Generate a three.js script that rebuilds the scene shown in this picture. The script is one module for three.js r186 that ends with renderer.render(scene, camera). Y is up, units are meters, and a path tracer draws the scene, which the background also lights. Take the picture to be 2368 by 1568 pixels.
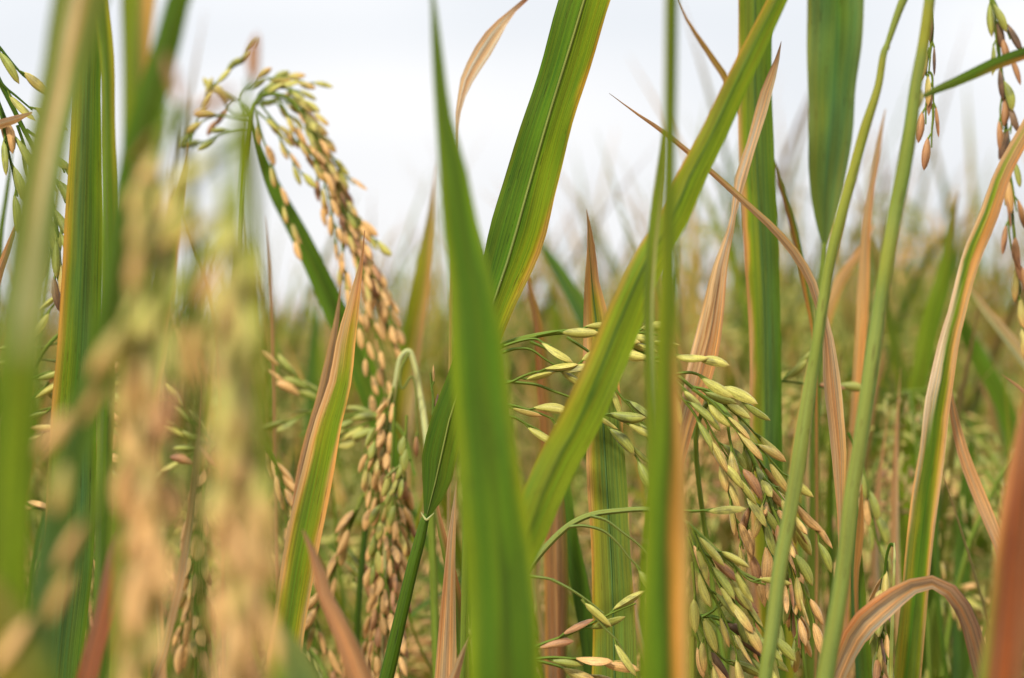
import * as THREE from 'three';
import { mergeGeometries } from 'three/addons/utils/BufferGeometryUtils.js';

// ---------------------------------------------------------------- camera, sky, sun, exposure
const EYE = 0.9, TW = 0.472, ASPECT = 1024 / 678;             // eye height, 50 mm lens on a 23.6 mm wide sensor
const scene = new THREE.Scene();
const camera = new THREE.PerspectiveCamera(2 * Math.atan(TW / ASPECT / 2) * 180 / Math.PI, ASPECT, 0.02, 3000);
camera.filmGauge = 23.6;
camera.position.set(0, EYE, 0);
camera.lookAt(0, EYE, -1);
camera.focus = 0.685;
camera.userData.fStop = 7.6;
scene.add(camera);

const renderer = new THREE.WebGLRenderer({ antialias: true });
renderer.setSize(1024, 678);
renderer.toneMapping = THREE.LinearToneMapping;
renderer.toneMappingExposure = 2.1;
renderer.shadowMap.enabled = true;
renderer.shadowMap.type = THREE.PCFSoftShadowMap;

function mulberry(a) { return () => { a |= 0; a = a + 0x6D2B79F5 | 0; let t = Math.imul(a ^ a >>> 15, 1 | a); t = t + Math.imul(t ^ t >>> 7, 61 | t) ^ t; return ((t ^ t >>> 14) >>> 0) / 4294967296; }; }
const hash = (x, y, s) => { let h = Math.imul(x | 0, 374761393) + Math.imul(y | 0, 668265263) + Math.imul(s | 0, 362437); h = Math.imul(h ^ h >>> 13, 1274126177); return ((h ^ h >>> 16) >>> 0) / 4294967296; };
function vnoise(x, y, s = 1, px = 0, py = 0) {                 // value noise, periodic where px / py are given
  const xi = Math.floor(x), yi = Math.floor(y), fx = x - xi, fy = y - yi, w = (v, p) => p ? ((v % p) + p) % p : v;
  const u = fx * fx * (3 - 2 * fx), v = fy * fy * (3 - 2 * fy);
  const a = hash(w(xi, px), w(yi, py), s), b = hash(w(xi + 1, px), w(yi, py), s), c = hash(w(xi, px), w(yi + 1, py), s), d = hash(w(xi + 1, px), w(yi + 1, py), s);
  return a + (b - a) * u + (c - a) * v + (a - b - c + d) * u * v;
}
const lerp = (a, b, t) => a + (b - a) * t, clamp = (v, a = 0, b = 1) => Math.min(b, Math.max(a, v));
const smooth = (a, b, x) => { const t = clamp((x - a) / (b - a)); return t * t * (3 - 2 * t); };

{ // overcast sky: a pale veil with soft cloud, brighter overhead as overcast skies are
  const W = 512, H = 256, data = new Float32Array(W * H * 4);
  for (let j = 0; j < H; j++) for (let i = 0; i < W; i++) {
    const el = ((j + 0.5) / H - 0.5) * Math.PI, az = i / W, s = Math.max(0, Math.sin(el));
    const n = vnoise(az * 24, j / H * 46, 3, 24) * 0.5 + vnoise(az * 48, j / H * 92, 4, 48) * 0.3 + vnoise(az * 96, j / H * 150, 5, 96) * 0.2;
    const c = smooth(0.3, 0.75, n), L = 0.402 * (1 + 1.1 * s) * lerp(0.93, 1.08, c);
    const k = (j * W + i) * 4;
    data[k] = L * lerp(0.935, 1.01, c); data[k + 1] = L * lerp(0.975, 1.01, c); data[k + 2] = L * lerp(1.03, 1.02, c); data[k + 3] = 1;
  }
  const sky = new THREE.DataTexture(data, W, H, THREE.RGBAFormat, THREE.FloatType);
  sky.mapping = THREE.EquirectangularReflectionMapping; sky.magFilter = THREE.LinearFilter; sky.needsUpdate = true;
  scene.background = sky; scene.environment = sky;
}
const sun = new THREE.DirectionalLight(new THREE.Color(1, 0.955, 0.88), 2.3);
sun.position.set(-1.7, 4.4, 3.0);
sun.target.position.set(0, 0.9, -1);
sun.castShadow = true; sun.shadow.radius = 16; sun.shadow.mapSize.set(2048, 2048);
Object.assign(sun.shadow.camera, { left: -4, right: 4, top: 4, bottom: -4, near: 0.1, far: 20 });
scene.add(sun, sun.target);

// ---------------------------------------------------------------- helpers
const VS = TW / 2367;                                          // photograph read at 2367 x 1568
const P = (x, y, d) => new THREE.Vector3((x - 1183.5) * VS * d, EYE - (y - 784) * VS * d, -d);
const taken = {};
const numbered = n => { const k = taken[n] = (taken[n] ?? -1) + 1; return k ? n + '_' + String(k).padStart(3, '0') : n; };
function thing(name, label, category, group) { const o = new THREE.Group(); o.name = numbered(name); o.userData = { label, category }; if (group) o.userData.group = group; scene.add(o); return o; }
function mesh(name, geo, mat, parent) { const m = new THREE.Mesh(geo, mat); m.name = name; m.castShadow = m.receiveShadow = true; parent.add(m); return m; }
const lin = (r, g, b) => { const c = new THREE.Color().setRGB(r / 255, g / 255, b / 255, THREE.SRGBColorSpace); return [c.r, c.g, c.b]; };
const mixc = (a, b, t) => [lerp(a[0], b[0], t), lerp(a[1], b[1], t), lerp(a[2], b[2], t)];
// pigments (sRGB of the surface itself)
const PAL = {
  G: lin(80, 108, 10), D: lin(62, 88, 8), E: lin(102, 120, 38), Y: lin(146, 134, 24), L: lin(118, 133, 12), N: lin(102, 115, 42), O: lin(184, 134, 52), T: lin(196, 155, 98), P: lin(198, 144, 94),
  B: lin(144, 104, 64), R: lin(146, 80, 38), W: lin(215, 182, 134), V: lin(234, 202, 162), K: lin(84, 58, 38), C: lin(204, 152, 84), M: lin(114, 125, 56), S: lin(168, 168, 108), H: lin(74, 102, 46), A: lin(112, 104, 22),
};
const parseStops = s => s.split(' ').map(k => [k.length > 1 ? parseFloat(k.slice(1)) : 0, PAL[k[0]]]);
function stopsAt(st, u) {
  if (u <= st[0][0]) return st[0][1];
  for (let i = 1; i < st.length; i++) if (u <= st[i][0]) return mixc(st[i - 1][1], st[i][1], (u - st[i - 1][0]) / (st[i][0] - st[i - 1][0] || 1));
  return st[st.length - 1][1];
}

// ---------------------------------------------------------------- textures and materials
function veinTexture(seed, height) {
  const W = 512, H = 1024, d = new Uint8Array(W * H * 4);
  const specks = []; const r = mulberry(seed * 77);
  for (let i = 0; i < 90; i++) specks.push([r() * W, r() * H, i < 16 ? 3.5 + r() * 5 : 1 + r() * 2.2, i < 16 || r() < 0.55 ? 0.45 : 1.35]);
  for (let j = 0; j < H; j++) for (let i = 0; i < W; i++) {
    const u = i / W, v = j / H;
    const major = Math.pow(Math.abs(Math.cos(Math.PI * (u * 26 + 0.04 * vnoise(u * 9, v * 3, seed, 0, 3)))), 10);
    const minor = Math.cos(2 * Math.PI * u * 104) * (vnoise(u * 40, v * 12, seed + 4, 0, 12));
    const streak = vnoise(u * 30, v * 2, seed + 1, 0, 2) * 0.5 + vnoise(u * 80, v * 6, seed + 2, 0, 6) * 0.5;
    const blot = vnoise(u * 5, v * 10, seed + 3, 0, 10), grain = vnoise(u * 180, v * 240, seed + 6, 0, 240);
    let f = height ? 0.5 + 0.32 * major + 0.1 * minor + 0.1 * (grain - 0.5) : 0.89 + 0.34 * (streak - 0.5) + 0.1 * major + 0.06 * minor + 0.14 * (blot - 0.5) + 0.08 * (grain - 0.5);
    const warm = height ? 0 : 0.16 * (vnoise(u * 34, v * 5, seed + 9, 0, 5) - 0.5);
    const k = (j * W + i) * 4;
    d[k] = 255 * clamp(f + warm); d[k + 1] = 255 * clamp(f); d[k + 2] = 255 * clamp(f - warm * 1.4); d[k + 3] = 255;
  }
  if (!height) for (const [x, y, s, g] of specks) for (let b = -24; b <= 24; b++) for (let a = -9; a <= 9; a++) {
    const q = (a * a) / (s * s * 0.5) + (b * b) / (s * s * 6) + 0.5 * (vnoise(a * 0.6 + x, b * 0.4 + y, seed) - 0.5); if (q > 1) continue;
    const k = (((y + b + H) % H | 0) * W + ((x + a + W) % W | 0)) * 4;
    for (let m = 0; m < 3; m++) d[k + m] = clamp(d[k + m] * (g < 1 ? lerp([0.66, 0.5, 0.45][m], 1, s > 3 ? 0.35 + 0.4 * q : 0) : g), 0, 255);
  }
  const t = new THREE.DataTexture(d, W, H, THREE.RGBAFormat);
  t.wrapS = t.wrapT = THREE.RepeatWrapping; t.magFilter = THREE.LinearFilter; t.minFilter = THREE.LinearMipmapLinearFilter; t.generateMipmaps = true;
  if (!height) t.colorSpace = THREE.SRGBColorSpace;
  t.needsUpdate = true; return t;
}
const leafBump = veinTexture(5, true);
const leafMats = [11, 23, 41].map(s => new THREE.MeshPhysicalMaterial({ vertexColors: true, map: veinTexture(s), bumpMap: leafBump, bumpScale: 0.00012, roughness: 0.93, transmission: 0.4, thickness: 0, specularIntensity: 0.22, clearcoat: 0.05, clearcoatRoughness: 0.4, side: THREE.DoubleSide }));
const dryMats = [61, 83].map(s => new THREE.MeshPhysicalMaterial({ vertexColors: true, map: veinTexture(s), bumpMap: leafBump, bumpScale: 0.0003, roughness: 0.95, transmission: 0.34, thickness: 0, specularIntensity: 0.2, side: THREE.DoubleSide }));
const stemMat = new THREE.MeshPhysicalMaterial({ vertexColors: true, map: veinTexture(97), bumpMap: leafBump, bumpScale: 0.0001, roughness: 0.65, specularIntensity: 0.3 });
function huskTexture() {
  const W = 128, H = 256, d = new Uint8Array(W * H * 4);
  for (let j = 0; j < H; j++) for (let i = 0; i < W; i++) {
    const u = i / W, v = j / H, f = 0.93 + 0.16 * (vnoise(u * 20, v * 6, 7, 20) - 0.5) + 0.2 * (vnoise(u * 40, v * 60, 8, 40) - 0.5) + 0.06 * Math.cos(u * Math.PI * 20), k = (j * W + i) * 4;
    d[k] = 255 * clamp(f); d[k + 1] = 255 * clamp(f - 0.01); d[k + 2] = 255 * clamp(f - 0.03); d[k + 3] = 255;
  }
  const t = new THREE.DataTexture(d, W, H, THREE.RGBAFormat); t.wrapS = t.wrapT = THREE.RepeatWrapping; t.magFilter = THREE.LinearFilter; t.colorSpace = THREE.SRGBColorSpace; t.needsUpdate = true; return t;
}
const grainMat = new THREE.MeshPhysicalMaterial({ vertexColors: true, map: huskTexture(), roughness: 0.62, sheen: 0.25, sheenRoughness: 0.5, sheenColor: new THREE.Color(1, 0.95, 0.8) });

// ---------------------------------------------------------------- shapes
function geometry(pos, uv, col, idx) {
  const g = new THREE.BufferGeometry();
  g.setAttribute('position', new THREE.Float32BufferAttribute(pos, 3)); g.setAttribute('uv', new THREE.Float32BufferAttribute(uv, 2)); g.setAttribute('color', new THREE.Float32BufferAttribute(col, 3));
  g.setIndex(idx); g.computeVertexNormals(); return g;
}
// a round stem along points with a radius at each; colour by a function of t
function tubeGeo(pts, rad, colorAt, sides = 7, rows = 0, seed = 1) {
  const curve = new THREE.CatmullRomCurve3(pts, false, 'centripetal'), n = rows || Math.max(3, pts.length * 4), pos = [], uv = [], col = [], idx = [];
  const T = new THREE.Vector3(), N = new THREE.Vector3(), B = new THREE.Vector3(), c = new THREE.Vector3(), len = curve.getLength();
  let ref = new THREE.Vector3(0.3, 0.1, 1);
  for (let i = 0; i <= n; i++) {
    const t = i / n, f = t * (pts.length - 1), k = Math.min(pts.length - 2, Math.floor(f)), r = Array.isArray(rad) ? lerp(rad[k], rad[k + 1], f - k) : rad;
    curve.getPoint(t, c); curve.getTangent(t, T);
    N.copy(ref).addScaledVector(T, -ref.dot(T)).normalize(); ref.copy(N); B.crossVectors(T, N);
    for (let j = 0; j <= sides; j++) {
      const a = j / sides * Math.PI * 2, cc = colorAt(t), m = 0.9 + 0.2 * vnoise(j % sides * 1.3, t * len * 60, seed);
      pos.push(c.x + r * (Math.cos(a) * N.x + Math.sin(a) * B.x), c.y + r * (Math.cos(a) * N.y + Math.sin(a) * B.y), c.z + r * (Math.cos(a) * N.z + Math.sin(a) * B.z));
      uv.push(j / sides * 0.5, t * len / 0.12); col.push(cc[0] * m, cc[1] * m, cc[2] * m);
      if (i < n && j < sides) { const q = i * (sides + 1) + j; idx.push(q, q + 1, q + sides + 1, q + 1, q + sides + 2, q + sides + 1); }
    }
  }
  return geometry(pos, uv, col, idx);
}
// a leaf blade: a ribbon with a folded midrib, uneven margins and its own pigments
function ribbonGeo(pts, wid, stops, { face = new THREE.Vector3(0, 0, -1), yaw = 0, yaw1 = yaw, fold = 0.25, cols = 12, rows = 0, seed = 1, wave = 1, mottle = 1, off = 0 } = {}) {
  const curve = new THREE.CatmullRomCurve3(pts, false, 'centripetal'), n = rows || Math.max(10, Math.round(curve.getLength() / 0.006)), pos = [], uv = [], col = [], idx = [], mid = [], halfs = [];
  const T = new THREE.Vector3(), S = new THREE.Vector3(), N = new THREE.Vector3(), c = new THREE.Vector3(), len = curve.getLength();
  curve.arcLengthDivisions = 300; curve.updateArcLengths();
  for (let i = 0; i <= n; i++) {
    const a = i / n, t = curve.getUtoTmapping(a), f = t * (pts.length - 1), k = Math.min(pts.length - 2, Math.floor(f));
    const g = f - k, w0 = wid[Math.max(0, k - 1)], w1 = wid[k], w2 = wid[k + 1], w3 = wid[Math.min(wid.length - 1, k + 2)];
    let w = clamp(0.5 * (2 * w1 + (w2 - w0) * g + (2 * w0 - 5 * w1 + 4 * w2 - w3) * g * g + (3 * w1 - w0 - 3 * w2 + w3) * g * g * g), Math.min(w1, w2) * 0.9, Math.max(w1, w2) * 1.08);
    curve.getPoint(t, c); curve.getTangent(t, T);
    S.crossVectors(T, face).normalize(); S.applyAxisAngle(T, lerp(yaw, yaw1, a)); N.crossVectors(S, T).normalize();
    w *= 1 + 0.03 * wave * (vnoise(a * len * 70, 3, seed) - 0.5);
    let st = stops[stops.length - 1][1], st2 = st, q = 0;
    for (let m = 1; m < stops.length; m++) if (a <= stops[m][0]) { st = stops[m - 1][1]; st2 = stops[m][1]; q = clamp((a - stops[m - 1][0]) / (stops[m][0] - stops[m - 1][0] || 1)); break; }
    for (let j = 0; j <= cols; j++) {
      const u = j / cols, s = u - 0.5 - off;
      const rip = wave * 0.05 * w * Math.abs(s) * 2 * Math.sin(a * len * 190 + seed + (s > 0 ? 1.7 : 0)) + wave * w * 0.05 * (vnoise(u * 4, a * len * 45, seed + 5) - 0.5);
      const h = Math.abs(s) * Math.tan(fold) * w - fold * 0.5 * s * s * w + rip;
      pos.push(c.x + S.x * (u - 0.5) * w + N.x * h, c.y + S.y * (u - 0.5) * w + N.y * h, c.z + S.z * (u - 0.5) * w + N.z * h);
      if (j === Math.round((0.5 + off) * cols)) { halfs.push(w); mid.push(new THREE.Vector3(c.x + S.x * s * w * 0 + S.x * (u - 0.5) * w + N.x * h, c.y + S.y * (u - 0.5) * w + N.y * h, c.z + S.z * (u - 0.5) * w + N.z * h)); }
      uv.push(u, a * len / 0.15 + seed * 0.37);
      const uu = clamp(u + 0.16 * mottle * (vnoise(a * len * 34, u * 2, seed + 11) - 0.5) + 0.08 * mottle * (vnoise(a * len * 110, u * 5, seed + 13) - 0.5) + 0.05 * mottle * (vnoise(a * len * 200, u * 9, seed + 12) - 0.5));
      const cc = mixc(stopsAt(st, uu), stopsAt(st2, uu), q);
      const b = 1 + mottle * (0.3 * (vnoise(u * 9, a * len * 22, seed + 2) - 0.5) + 0.22 * (vnoise(u * 22, a * len * 70, seed + 3) - 0.5)), y = 1 + 0.3 * mottle * (vnoise(u * 7, a * len * 30, seed + 7) - 0.5);
      col.push(cc[0] * b * y, cc[1] * b, cc[2] * b / y);
      if (i < n && j < cols) { const p = i * (cols + 1) + j; idx.push(p, p + cols + 1, p + 1, p + 1, p + cols + 1, p + cols + 2); }
    }
  }
  const g = geometry(pos, uv, col, idx); g.userData.mid = mid; g.userData.halfs = halfs; return g;
}
let serial = 1;
const rootRand = mulberry(4242);
function rootTo(p, r, parent, c = PAL.E) {                      // the culm below, down to the mud
  const gx = p.x + (rootRand() - 0.5) * 0.12, gz = Math.min(-0.2, p.z + (rootRand() - 0.5) * 0.12);
  const q = new THREE.Vector3(gx, -0.02, gz);
  mesh('stem', tubeGeo([p.clone().add(new THREE.Vector3(0, 0.004, 0)), p.clone().lerp(q, 0.35).add(new THREE.Vector3(0, 0, 0.004)), p.clone().lerp(q, 0.7), q], [r, r * 1.15, r * 1.25, r * 1.3], () => c, 7, 10, serial), stemMat, parent);
}
// one leaf read off the photograph: p = [x, y, visible width, (distance)] from the tip down, d = distance at the two ends
function leaf(name, label, d, p, colors, o = {}) {
  const t = thing(name, label, 'leaf'), id = serial++;
  const run = [0]; for (let i = 1; i < p.length; i++) run.push(run[i - 1] + Math.hypot(p[i][0] - p[i - 1][0], p[i][1] - p[i - 1][1]));
  const pts = [], wid = [];
  p.forEach(([x, y, w, dd], i) => { const q = dd ?? lerp(d[0], d[1], run[i] / run[run.length - 1]); pts.push(P(x, y, q)); wid.push(w * VS * q / Math.cos(o.yaw ?? 0)); });
  if (o.stem !== false && o.taper !== false) { const e = pts[pts.length - 1]; pts.push(e.clone().add(new THREE.Vector3(0, -0.07, -0.004))); wid.push(0.004); }
  const long = (a, n) => { let s = 0; for (let i = 1; i < n; i++) s += a[i].distanceTo(a[i - 1]); return s; }, share = long(pts, p.length) / long(pts, pts.length);
  const dry = o.dry, mat = dry ? dryMats[id % 2] : leafMats[id % 3];
  const g = ribbonGeo(pts, wid, colors.map(([a, s]) => [a * share, parseStops(s)]), { wave: dry ? 2.2 : 1, mottle: dry ? 1.5 : 1, ...o, seed: id, cols: o.cols ?? 14 });
  const b = mesh('blade', g, mat, t);
  if (o.rib) {
    const m = g.userData.mid.filter((v, i, a) => i % 4 === 0 || i === a.length - 1).map(v => v.clone().add(new THREE.Vector3(0, 0, 0.0002)));
    mesh('midrib', tubeGeo(m, g.userData.halfs.filter((v, i, a) => i % 4 === 0 || i === a.length - 1).map(w => Math.min(o.rib, w * 0.03)), () => PAL[o.ribc ?? 'M'], 6, m.length * 2, id), stemMat, b);
  }
  if (o.stem !== false) rootTo(pts[pts.length - 1], 0.0022, t, PAL[dry ? 'T' : 'E']);
  return t;
}
// grains: five ripenesses, three forms of each
const GR = { g: [lin(128, 136, 50), lin(150, 150, 62)], y: [lin(166, 162, 70), lin(178, 168, 80)], s: [lin(170, 156, 76), lin(192, 150, 84)], t: [lin(198, 156, 92), lin(208, 162, 100)], b: [lin(166, 120, 72), lin(140, 94, 58)], k: [lin(110, 82, 48), lin(86, 58, 40)] };
function grainGeo(kind, v, sides = 8, rings = 7) {
  const [c0, c1] = GR[kind], r = mulberry(v * 31 + kind.charCodeAt(0)), pos = [], uv = [], col = [], idx = [];
  const empty = v === 5, wid = (0.118 + r() * 0.026) * (empty ? 0.66 : 1), thick = (0.66 + r() * 0.16) * (empty ? 0.7 : 1), bend = (r() - 0.5) * 0.12, peak = 0.42 + r() * 0.14, lo = r() * 0.4;
  for (let i = 0; i <= rings; i++) {
    const s = i / rings, x = Math.pow(s, Math.log(0.5) / Math.log(peak)), rad = wid * Math.pow(Math.max(0, Math.sin(Math.PI * clamp(x, 0.015, 0.994))), 0.56) * (i === rings ? 0.35 : 1);
    for (let j = 0; j <= sides; j++) {
      const a = j / sides * Math.PI * 2, rr = rad * (1 + 0.1 * Math.cos(4 * a) * Math.sin(Math.PI * s)), m = (0.82 + 0.32 * vnoise(j % sides * 0.9, s * 5, v + 3)) * (v > 3 && vnoise(j % sides * 0.7, s * 7, v + 19) > 0.72 ? 0.62 : 1);
      pos.push(Math.cos(a) * rr + bend * Math.sin(Math.PI * s), s, Math.sin(a) * rr * thick); uv.push(j / sides, s);
      const c = mixc(c0, c1, smooth(lo, 1, s)), tip = smooth(0.9, 1, s) * 0.5, k = mixc(c, GR.b[0], tip); col.push(k[0] * m, k[1] * m, k[2] * m);
      if (i < rings && j < sides) { const q = i * (sides + 1) + j; idx.push(q, q + sides + 1, q + 1, q + 1, q + sides + 1, q + sides + 2); }
    }
  }
  return geometry(pos, uv, col, idx);
}
const grains = {}; for (const k of Object.keys(GR)) grains[k] = [1, 2, 3, 4, 5, 6].map(v => grainGeo(k, v));
const UPV = new THREE.Vector3(0, 1, 0);
// one panicle read off the photograph. stem = [[x, y, d]...] from the base up and over; branches = { p, mix, t0, gap }
function panicle(label, { stem, branches, len = 0.0108, seed = 1, stemR = 0.0011, stemC = 'E', root = true, spread = 0.17, fat = 1.12 }) {
  const t = thing('rice_panicle', label, 'rice panicle'), r = mulberry(seed * 911 + 5);
  if (stem) {
    const pts = stem.map(([x, y, d]) => P(x, y, d));
    mesh('stem', tubeGeo(pts, pts.map((_, i) => lerp(stemR, stemR * 0.45, i / (pts.length - 1))), () => PAL[stemC], 8, pts.length * 8, seed), stemMat, t);
    if (root) rootTo(pts[0], stemR * 1.2, t);
  }
  for (const br of branches) {
    const d0 = br.d ?? stem[0][2], pts = br.p.map(([x, y, d]) => P(x, y, d ?? d0)), curve = new THREE.CatmullRomCurve3(pts, false, 'centripetal'), L = curve.getLength();
    const parts = [tubeGeo(pts, pts.map((_, i) => lerp(0.00055, 0.00028, i / (pts.length - 1))), () => PAL[br.c ?? 'E'], 5, Math.max(6, pts.length * 4), seed)];
    const gs = [], gl0 = br.len ?? len, gap = (br.gap ?? 0.66) * gl0, T = new THREE.Vector3(), side = new THREE.Vector3(), ax = new THREE.Vector3(), c = new THREE.Vector3();
    let k = 0;
    for (let s = (br.t0 ?? 0.15) * L; s <= L + 1e-6; s += gap * (0.85 + 0.3 * r()), k++) {
      const a = Math.min(1, s / L); curve.getPointAt(a, c); curve.getTangentAt(a, T);
      side.set(0, 0, 1).cross(T).normalize(); const ph = (k % 2 ? 1 : -1) * (0.35 + 0.5 * r()) + (r() - 0.5) * 1.6; side.multiplyScalar(k % 2 ? 1 : -1).applyAxisAngle(T, ph);
      const open = (s + gap > L ? 0.1 : spread * (0.55 + 0.7 * r()));
      ax.copy(T).multiplyScalar(Math.cos(open)).addScaledVector(side, Math.sin(open)).normalize();
      const gl = gl0 * (0.88 + 0.22 * r()), base = c.clone().addScaledVector(side, 0.0008 + 0.0006 * r()).addScaledVector(T, 0.0008);
      const mix = br.mix ?? 't', kind = mix[Math.floor(r() * mix.length)];
      gs.push([kind, Math.floor(r() * 6), base, new THREE.Quaternion().setFromUnitVectors(UPV, ax).multiply(new THREE.Quaternion().setFromAxisAngle(UPV, r() * 6.28)), gl]);
      parts.push(tubeGeo([c.clone().addScaledVector(T, -0.001), c.clone().lerp(base, 0.5).addScaledVector(T, -0.0003), base.clone().addScaledVector(ax, 0.0006)], [0.0003, 0.0003, 0.00045], () => PAL.E, 4, 3, 1));
    }
    const b = mesh('branch', mergeGeometries(parts), stemMat, t);
    for (const [kind, v, base, q, gl] of gs) { const m = mesh('grain', grains[kind][v], grainMat, b); m.position.copy(base); m.quaternion.copy(q); m.scale.set(gl * fat, gl, gl * fat); }
  }
  return t;
}
// branches that hang along a main axis
function strands(main, n, { seed = 1, t0 = 0.1, t1 = 0.7, len = [0.2, 0.4], spread = 30, dz = 0.012, mix = 't', ...rest }) {
  const r = mulberry(seed * 131 + 9), c = new THREE.CatmullRomCurve3(main.map(([x, y, d]) => new THREE.Vector3(x, y, d * 1000)), false, 'centripetal'), out = [];
  for (let i = 0; i < n; i++) {
    const a = lerp(t0, t1, (i + r() * 0.8) / n), l = lerp(len[0], len[1], r()), ox = (r() * 2 - 1) * spread, od = (r() * 2 - 1) * dz, p = [];
    for (let k = 0; k <= 4; k++) { const v = c.getPointAt(Math.min(1, a + l * k / 4)), e = Math.pow(k / 4, 0.7); p.push([v.x + ox * e + (r() - 0.5) * 3, v.y + Math.abs(ox) * 0.1 * e, v.z / 1000 + od * e]); }
    out.push({ p, mix: typeof mix === 'function' ? mix(a + l * 0.6) : mix, ...rest });
  }
  return out;
}
function stalk(label, d, p, color, o = {}) {
  const t = thing('rice_stalk', label, 'stalk'), id = serial++;
  const pts = p.map(([x, y, w, dd], i) => P(x, y, dd ?? lerp(d[0], d[1], i / (p.length - 1)))), rad = p.map(([x, y, w, dd], i) => w * 0.5 * VS * (dd ?? lerp(d[0], d[1], i / (p.length - 1))));
  const shade = k => a => { const c = mixc(PAL[color[0]], PAL[color[1] ?? color[0]], clamp(a + 0.9 * (vnoise(a * 17, 2, id + k) - 0.5))); return mixc(c, PAL.Y, 0.35 * smooth(0.6, 0.9, vnoise(a * 9, 5, id + k))); };
  mesh('culm', tubeGeo(pts, rad, shade(0), 18, p.length * 8, id), stemMat, t);
  for (const [s0, s1] of o.sheaths ?? []) { const q = pts.slice(s0, s1), rr = rad.slice(s0, s1).map((v, i, a) => v * (i === 0 ? 1.02 : i === a.length - 1 ? 1.16 : 1.1)); mesh('sheath', tubeGeo(q, rr, shade(3), 18, q.length * 8, id + 5), stemMat, t); }
  rootTo(pts[pts.length - 1], rad[rad.length - 1], t);
  for (const [x, y, w, dd] of o.nodes ?? []) { const c = P(x, y, dd), R = w * 0.5 * VS * dd; const u = (o.dir ?? new THREE.Vector3(0.3, 1, 0)).clone().normalize(); mesh('node', tubeGeo([-1.5, -0.5, 0, 0.5, 1.5].map(k => c.clone().addScaledVector(u, k * R)), [R * 0.85, R * 1.12, R * 1.2, R * 1.1, R * 0.8], () => PAL.S, 12, 8, id), stemMat, t); }
  return t;
}

// ---------------------------------------------------------------- the setting: mud
{
  const W = 256, d = new Uint8Array(W * W * 4);
  for (let j = 0; j < W; j++) for (let i = 0; i < W; i++) { const n = vnoise(i / 16, j / 16, 1, 16, 16) * 0.6 + vnoise(i / 4, j / 4, 2, 64, 64) * 0.4, k = (j * W + i) * 4; d[k] = 92 + n * 60; d[k + 1] = 72 + n * 50; d[k + 2] = 48 + n * 36; d[k + 3] = 255; }
  const tx = new THREE.DataTexture(d, W, W, THREE.RGBAFormat); tx.wrapS = tx.wrapT = THREE.RepeatWrapping; tx.repeat.set(4000, 4000); tx.magFilter = THREE.LinearFilter; tx.colorSpace = THREE.SRGBColorSpace; tx.needsUpdate = true;
  const g = new THREE.Mesh(new THREE.PlaneGeometry(4000, 4000), new THREE.MeshStandardMaterial({ map: tx, roughness: 0.9 }));
  g.rotation.x = -Math.PI / 2; g.name = 'ground'; g.userData = { kind: 'structure', label: 'brown mud of the rice field under the plants', category: 'ground' }; g.receiveShadow = true; scene.add(g);
}
// ---------------------------------------------------------------- the rice field beyond
const greens = ['D0 H.5 D1', 'G0 D.5 H1', 'L0 G.5 D1', 'H0 G.5 H1', 'G0 G.5 D1', 'G0 L.5 G1', 'G0 H.5 L1', 'L0 E.5 L1', 'G0 L.3 G.6 Y1', 'E0 G.5 L1', 'Y0 L.4 G.7 O1', 'O0 Y.2 L.6 G1', 'T0 O.25 Y.6 L1', 'H0 G.5 E1', 'P0 T.6 L1', 'L0 Y.5 T1'];
const low = k => grainGeo(k, 2, 5, 4), lowGrain = { g: low('g'), y: low('y'), s: low('s'), t: low('t'), b: low('b') };
function arcPoints(b, az, h, out, droop, n = 6) {              // rises from b, leans out, and droops at the end
  const pts = []; for (let i = 0; i <= n; i++) { const s = i / n, o = out * Math.pow(s, 1.5); pts.push(new THREE.Vector3(b.x + Math.cos(az) * o, b.y + h * (s - droop * s * s * s), b.z + Math.sin(az) * o)); } return pts;
}
function fieldLeaf(r, b, az, lod, heads) {
  const h = heads ? 0.16 + r() * 0.22 : 0.24 + r() * 0.26, out = 0.04 + r() * 0.2, pts = arcPoints(b, az, h, out, r() < 0.3 ? 0.3 + r() * 0.4 : r() * 0.15, lod ? 4 : 6), W = 0.006 + r() * 0.009;
  const wid = pts.map((_, i) => { const s = i / (pts.length - 1); return W * Math.max(0.03, Math.min(1, 0.45 + s * 3) * Math.pow(1 - s, 0.55)); });
  const st = parseStops(greens[Math.floor(r() * greens.length)]), tip = parseStops(['T0 T1', 'O0 T1', 'L0 Y1', 'P0 B1'][Math.floor(r() * 4)]);
  return ribbonGeo(pts, wid, [[0, st], [0.45 + r() * 0.3, st], [1, tip]], { face: new THREE.Vector3(Math.cos(az), 0.2, Math.sin(az)), yaw: (r() - 0.5) * 1.6, yaw1: (r() - 0.5) * 2.4, fold: 0.2 + r() * 0.3, cols: lod ? 2 : 4, rows: lod ? 6 : 14, seed: Math.floor(r() * 900), wave: 0.6 });
}
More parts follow.
